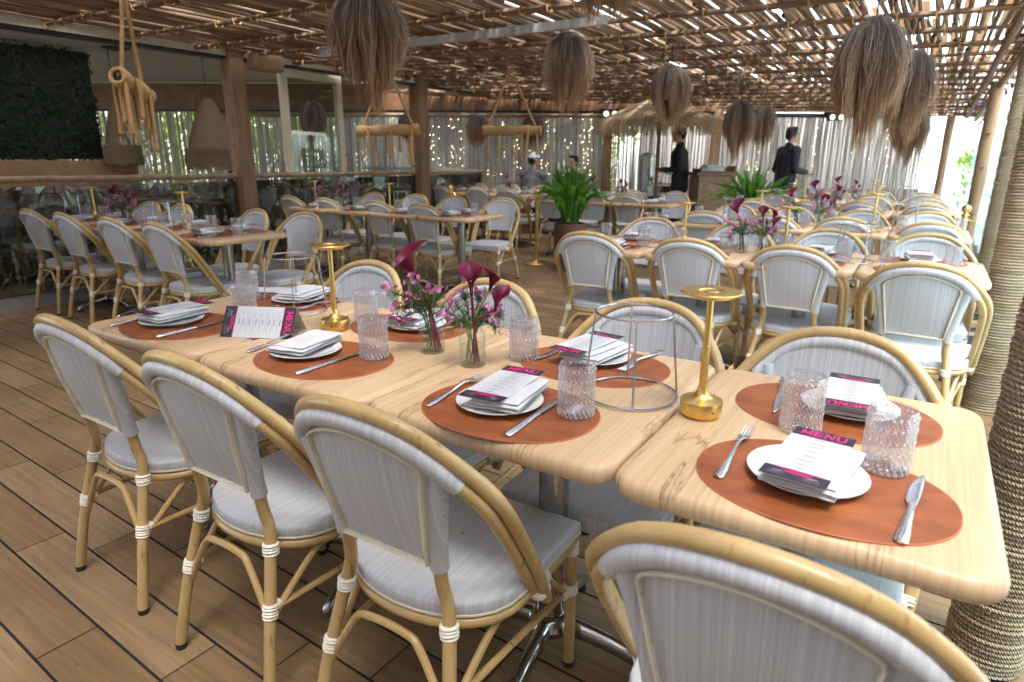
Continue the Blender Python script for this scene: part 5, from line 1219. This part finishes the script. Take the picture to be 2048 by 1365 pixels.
# ================================================================== PEOPLE
def blob(caps, mat_, name, parent, voxel=.011, smooth=True):
    """one continuous surface grown over tapered limbs"""
    g = mb(mat_)
    for c_ in caps:
        if len(c_) == 2: g.ball(c_[0], c_[1], 14, 9)
        else:
            a, b, r0, r1 = c_; a, b = Vector(a), Vector(b); pts = [lerp(a, b, i/6) for i in range(7)]; g.tube(pts, [lerp(r0, r1, i/6) for i in range(7)], 12); g.ball(a, r0, 12, 8); g.ball(b, r1, 12, 8)
    o = g.build(name, parent); md = o.modifiers.new('remesh', 'REMESH'); md.mode = 'VOXEL'; md.voxel_size = voxel; md.use_smooth_shade = True
    sm = o.modifiers.new('smooth', 'SMOOTH'); sm.factor = .5; sm.iterations = 4; return o
def hand(wr, dr, up, s_=1):
    """palm, four curled fingers of different length and a thumb"""
    wr, dr, up = Vector(wr), Vector(dr).normalized(), Vector(up).normalized(); sd = dr.cross(up).normalized(); c_ = [(wr, wr+dr*.075, .026, .033)]
    for k, L in enumerate((.062, .074, .070, .052)):
        b = wr+dr*.082+sd*(-.030+.020*k); m1 = b+dr*L*.5; c_ += [(b, m1, .0105, .0095), (m1, m1+(dr*.55-up*.8).normalized()*L*.55, .0095, .008)]
    b = wr+dr*.025-sd*.03*s_; m1 = b+(dr*.6-sd*.75*s_).normalized()*.04; c_ += [(b, m1, .013, .011), (m1, m1+(dr*.9-sd*.2*s_).normalized()*.032, .011, .009)]
    return c_
def person(label, loc_, rz, pose, top, trousers, cap=None, hair_len=0, head_turn=0, beard=False, scale=1.0):
    """local frame: facing +Y, x to the person's right"""
    t_ = thing('person', label, 'person', loc_, rz); t_.scale = (scale,)*3
    V_ = Vector
    if pose == 'sit': hip = .50; sh = .98; hd = 1.22
    else: hip = .92; sh = 1.42; hd = 1.645
    lean = {'stand_tray': .03, 'stand_hold': .02, 'sit': .05}[pose]
    H = V_((0, 0, hip)); N = V_((0, lean, sh+.06)); HD = V_((0, lean+.03, hd)); SL, SR = V_((-.19, lean, sh)), V_((.19, lean, sh)); HL, HR = V_((-.10, 0, hip-.04)), V_((.10, 0, hip-.04))
    if pose == 'sit':
        KL, KR = V_((-.13, .42, .50)), V_((.13, .42, .50)); AL, AR = V_((-.13, .38, .09)), V_((.13, .38, .09)); EL, ER = V_((-.24, .12, sh-.27)), V_((.24, .12, sh-.27)); WL, WR = V_((-.12, .34, sh-.24)), V_((.12, .34, sh-.24))
    elif pose == 'stand_tray':
        KL, KR = V_((-.11, .10, .50)), V_((.11, -.02, .49)); AL, AR = V_((-.11, .02, .08)), V_((.12, -.16, .10)); EL, ER = V_((-.25, .0, 1.13)), V_((.25, -.02, 1.13)); WL, WR = V_((-.12, .26, 1.09)), V_((.14, .26, 1.09))
    else:
        KL, KR = V_((-.11, .03, .49)), V_((.11, .03, .49)); AL, AR = V_((-.12, -.03, .08)), V_((.12, -.03, .08)); EL, ER = V_((-.26, -.02, 1.14)), V_((.25, .0, 1.14)); WL, WR = V_((-.16, .22, 1.05)), V_((.10, .30, 1.10))
    q = Matrix.Rotation(head_turn, 3, 'Z')
    hp = lambda x, y, z: HD+q @ V_((x, y, z))
    head = [(hp(0, -.005, .035), (.077, .094, .092)), (hp(0, .022, -.04), (.058, .070, .075)), (hp(0, .085, -.085), (.026, .022, .022)), (hp(0, .101, -.018), (.012, .018, .022)), (hp(0, .090, .010), (.010, .012, .03)), (hp(-.078, -.005, -.005), (.010, .02, .03)), (hp(.078, -.005, -.005), (.010, .02, .03)), (hp(0, .09, -.052), (.024, .012, .008)), (hp(-.034, .082, .012), (.016, .012, .010)), (hp(.034, .082, .012), (.016, .012, .010))]
    neck = [(N-V_((0, .01, .03)), hp(0, -.01, -.06), .055, .052)]
    tor = [(H, V_((0, .01, hip+.18)), .13, .125), (V_((0, .01, hip+.18)), V_((0, lean, sh-.10)), .125, .13), (V_((-.085, 0, hip)), V_((-.10, lean, sh-.08)), .095, .085), (V_((.085, 0, hip)), V_((.10, lean, sh-.08)), .095, .085), (SL, SR, .06, .06), (V_((0, lean, sh-.02)), N, .085, .055)]
    arms = [(SL, EL, .053, .042), (EL, WL, .042, .029), (SR, ER, .053, .042), (ER, WR, .042, .029)]
    legs = [(HL, KL, .088, .060), (KL, AL, .058, .040), (HR, KR, .088, .060), (KR, AR, .058, .040)]
    feet = [(AL+V_((0, -.03, -.04)), AL+V_((0, .15, -.055)), .036, .026), (AR+V_((0, -.03, -.04)), AR+V_((0, .15, -.055)), .036, .026)]
    hands = hand(WL, (WL-EL).normalized()*.8+V_((.15, .4, 0)), (0, .1, 1), -1)+hand(WR, (WR-ER).normalized()*.8+V_((-.15, .4, 0)), (0, .1, 1), 1)
    blob(head+neck+tor+arms+legs+hands+feet, 'skin', 'body', t_, .0085)
    inf = lambda L, k: [(c_[0], c_[1], c_[2]+k, c_[3]+k) if len(c_) == 4 else (c_[0], tuple(v+k for v in c_[1])) for c_ in L]
    sl_ = [(SL, EL, .066, .054), (EL, lerp(EL, WL, .93), .054, .041), (SR, ER, .066, .054), (ER, lerp(ER, WR, .93), .054, .041)]
    blob(inf(tor, .017)+sl_+[(N+V_((0, -.005, -.035)), N+V_((0, -.005, .022)), .066, .062)]+([(V_((0, 0, hip-.10)), V_((0, 0, hip)), .15, .145)] if pose != 'sit' else []), top, 'jacket', t_, .011)
    blob(inf(legs, .018)+[(V_((-.07, 0, hip-.02)), V_((.07, 0, hip-.02)), .115, .115)], trousers, 'trousers', t_, .011)
    g = mb('black_plastic')
    for A in (AL, AR): g.tube([A+V_((0, -.055, -.045)), A+V_((0, .05, -.04)), A+V_((0, .20, -.055))], [.042, .046, .030], 12); g.box((A.x, A.y+.07, A.z-.076), (.085, .27, .014))
    g.build('shoes', t_)
    eg = mb('eye_dark')
    for s_ in (-1, 1): eg.ball(hp(s_*.031, .091, .012), (.0085, .006, .0055), 8, 5); eg.tube([hp(s_*.046, .086, .032), hp(s_*.018, .096, .035)], .004, 5)
    eg.build('eyes', t_); lp = mb('lip'); lp.ball(hp(0, .098, -.052), (.022, .007, .006), 10, 5); lp.build('mouth', t_)
    if cap:
        g = mb('white_cloth'); vs = []; n_ = 20
        for i in range(7):
            p = pi/2*i/6; vs.append([hp(.088*cos(p)*cos(2*pi*j/n_), -.003+.105*cos(p)*sin(2*pi*j/n_), .045+.088*sin(p)) for j in range(n_)])
        g.grid(vs, closed=True); cp = g.build('cap', t_); g = mb('blue_cloth'); g.grid([[hp(.085*cos(a)*k, .02+.105*sin(a)*(1 if k <= 1 else 1)+(.09*(k-1)/.25*sin(a) if k > 1 else 0), .05-.02*(k > 1)) for a in [pi*.12+pi*.76*i/10 for i in range(11)]] for k in (.98, 1.1, 1.25)]); g.ball(hp(0, 0, .134), .010, 8, 5); g.build('peak', cp)
    hc = [(hp(0, -.022, .062), (.086, .092, .078)), (hp(0, -.065, .005), (.070, .048, .075)), (hp(0, .040, .108), (.060, .040, .028)), (hp(-.07, -.01, .03), (.018, .035, .05)), (hp(.07, -.01, .03), (.018, .035, .05))]
    if cap: hc = hc[1:2]
    blob(hc, 'dark_hair', 'hair', t_, .0095)
    if beard: blob([(hp(0, .062, -.082), (.05, .040, .036)), (hp(-.055, .03, -.05), (.018, .035, .04)), (hp(.055, .03, -.05), (.018, .035, .04))], 'dark_hair', 'beard', t_, .009)
    return t_
pa = BK(2.74, 0, -1.45); person('waiter in black facing left beside the host stand', pa, BRZ+radians(72), 'stand_tray', 'black_cloth', 'navy_trousers', None, 0, .1, False, .985)
pb = BK(4.12, 0, -2.25); wt = person('waiter in a dark jacket turned to the right behind the back fern', pb, BRZ-radians(80), 'stand_hold', 'black_cloth', 'navy_trousers', None, 0, .15, False, .97)
g = mb('blue_cloth'); g.ball((.0, 0, 0), (.018, .004, .02), 10, 6); g.build('jacket_badge', wt, (-.085, .158, 1.33))
tw = thing('wrapped_bottle', 'dark bottle in a white cloth held by the waiter facing left', 'bottle', BK(2.50, 1.06, -1.50), BRZ+.1)
g = mb('black_plastic'); g.tube([(.10, 0, .02), (-.06, 0, .035), (-.11, 0, .04), (-.19, 0, .045)], [.040, .040, .017, .015], 12); g.build('bottle', tw); g = mb('linen'); g.tube([(.12, .0, -.01), (.03, .01, .0), (-.02, 0, -.03)], [.035, .055, .03], 10); g.build('cloth', tw)
pc = BK(.32, 0, -1.15); person('seated guest in a white and blue cap and grey top, seen from behind', pc, BRZ-radians(35), 'sit', 'grey_cloth', 'navy_trousers', True, 0, -.3, False)
pd = BK(1.08, 0, -1.0); person('seated guest with dark hair facing left behind the potted fern', pd, BRZ+radians(120), 'sit', 'olive_cloth', 'navy_trousers', None, 0, .2, False, .97)
pe = BK(-3.05, 0, -.6); person('seated guest in red beyond the second timber post, behind the rail', pe, BRZ-radians(80), 'sit', 'red_cloth', 'navy_trousers', None, 0, 0, False, .98)
pf = BK(-4.75, 0, -.7); person('dark clothed guest seen through the folded glass door', pf, BRZ+radians(75), 'sit', 'black_cloth', 'navy_trousers', None, 0, 0, False, .98)
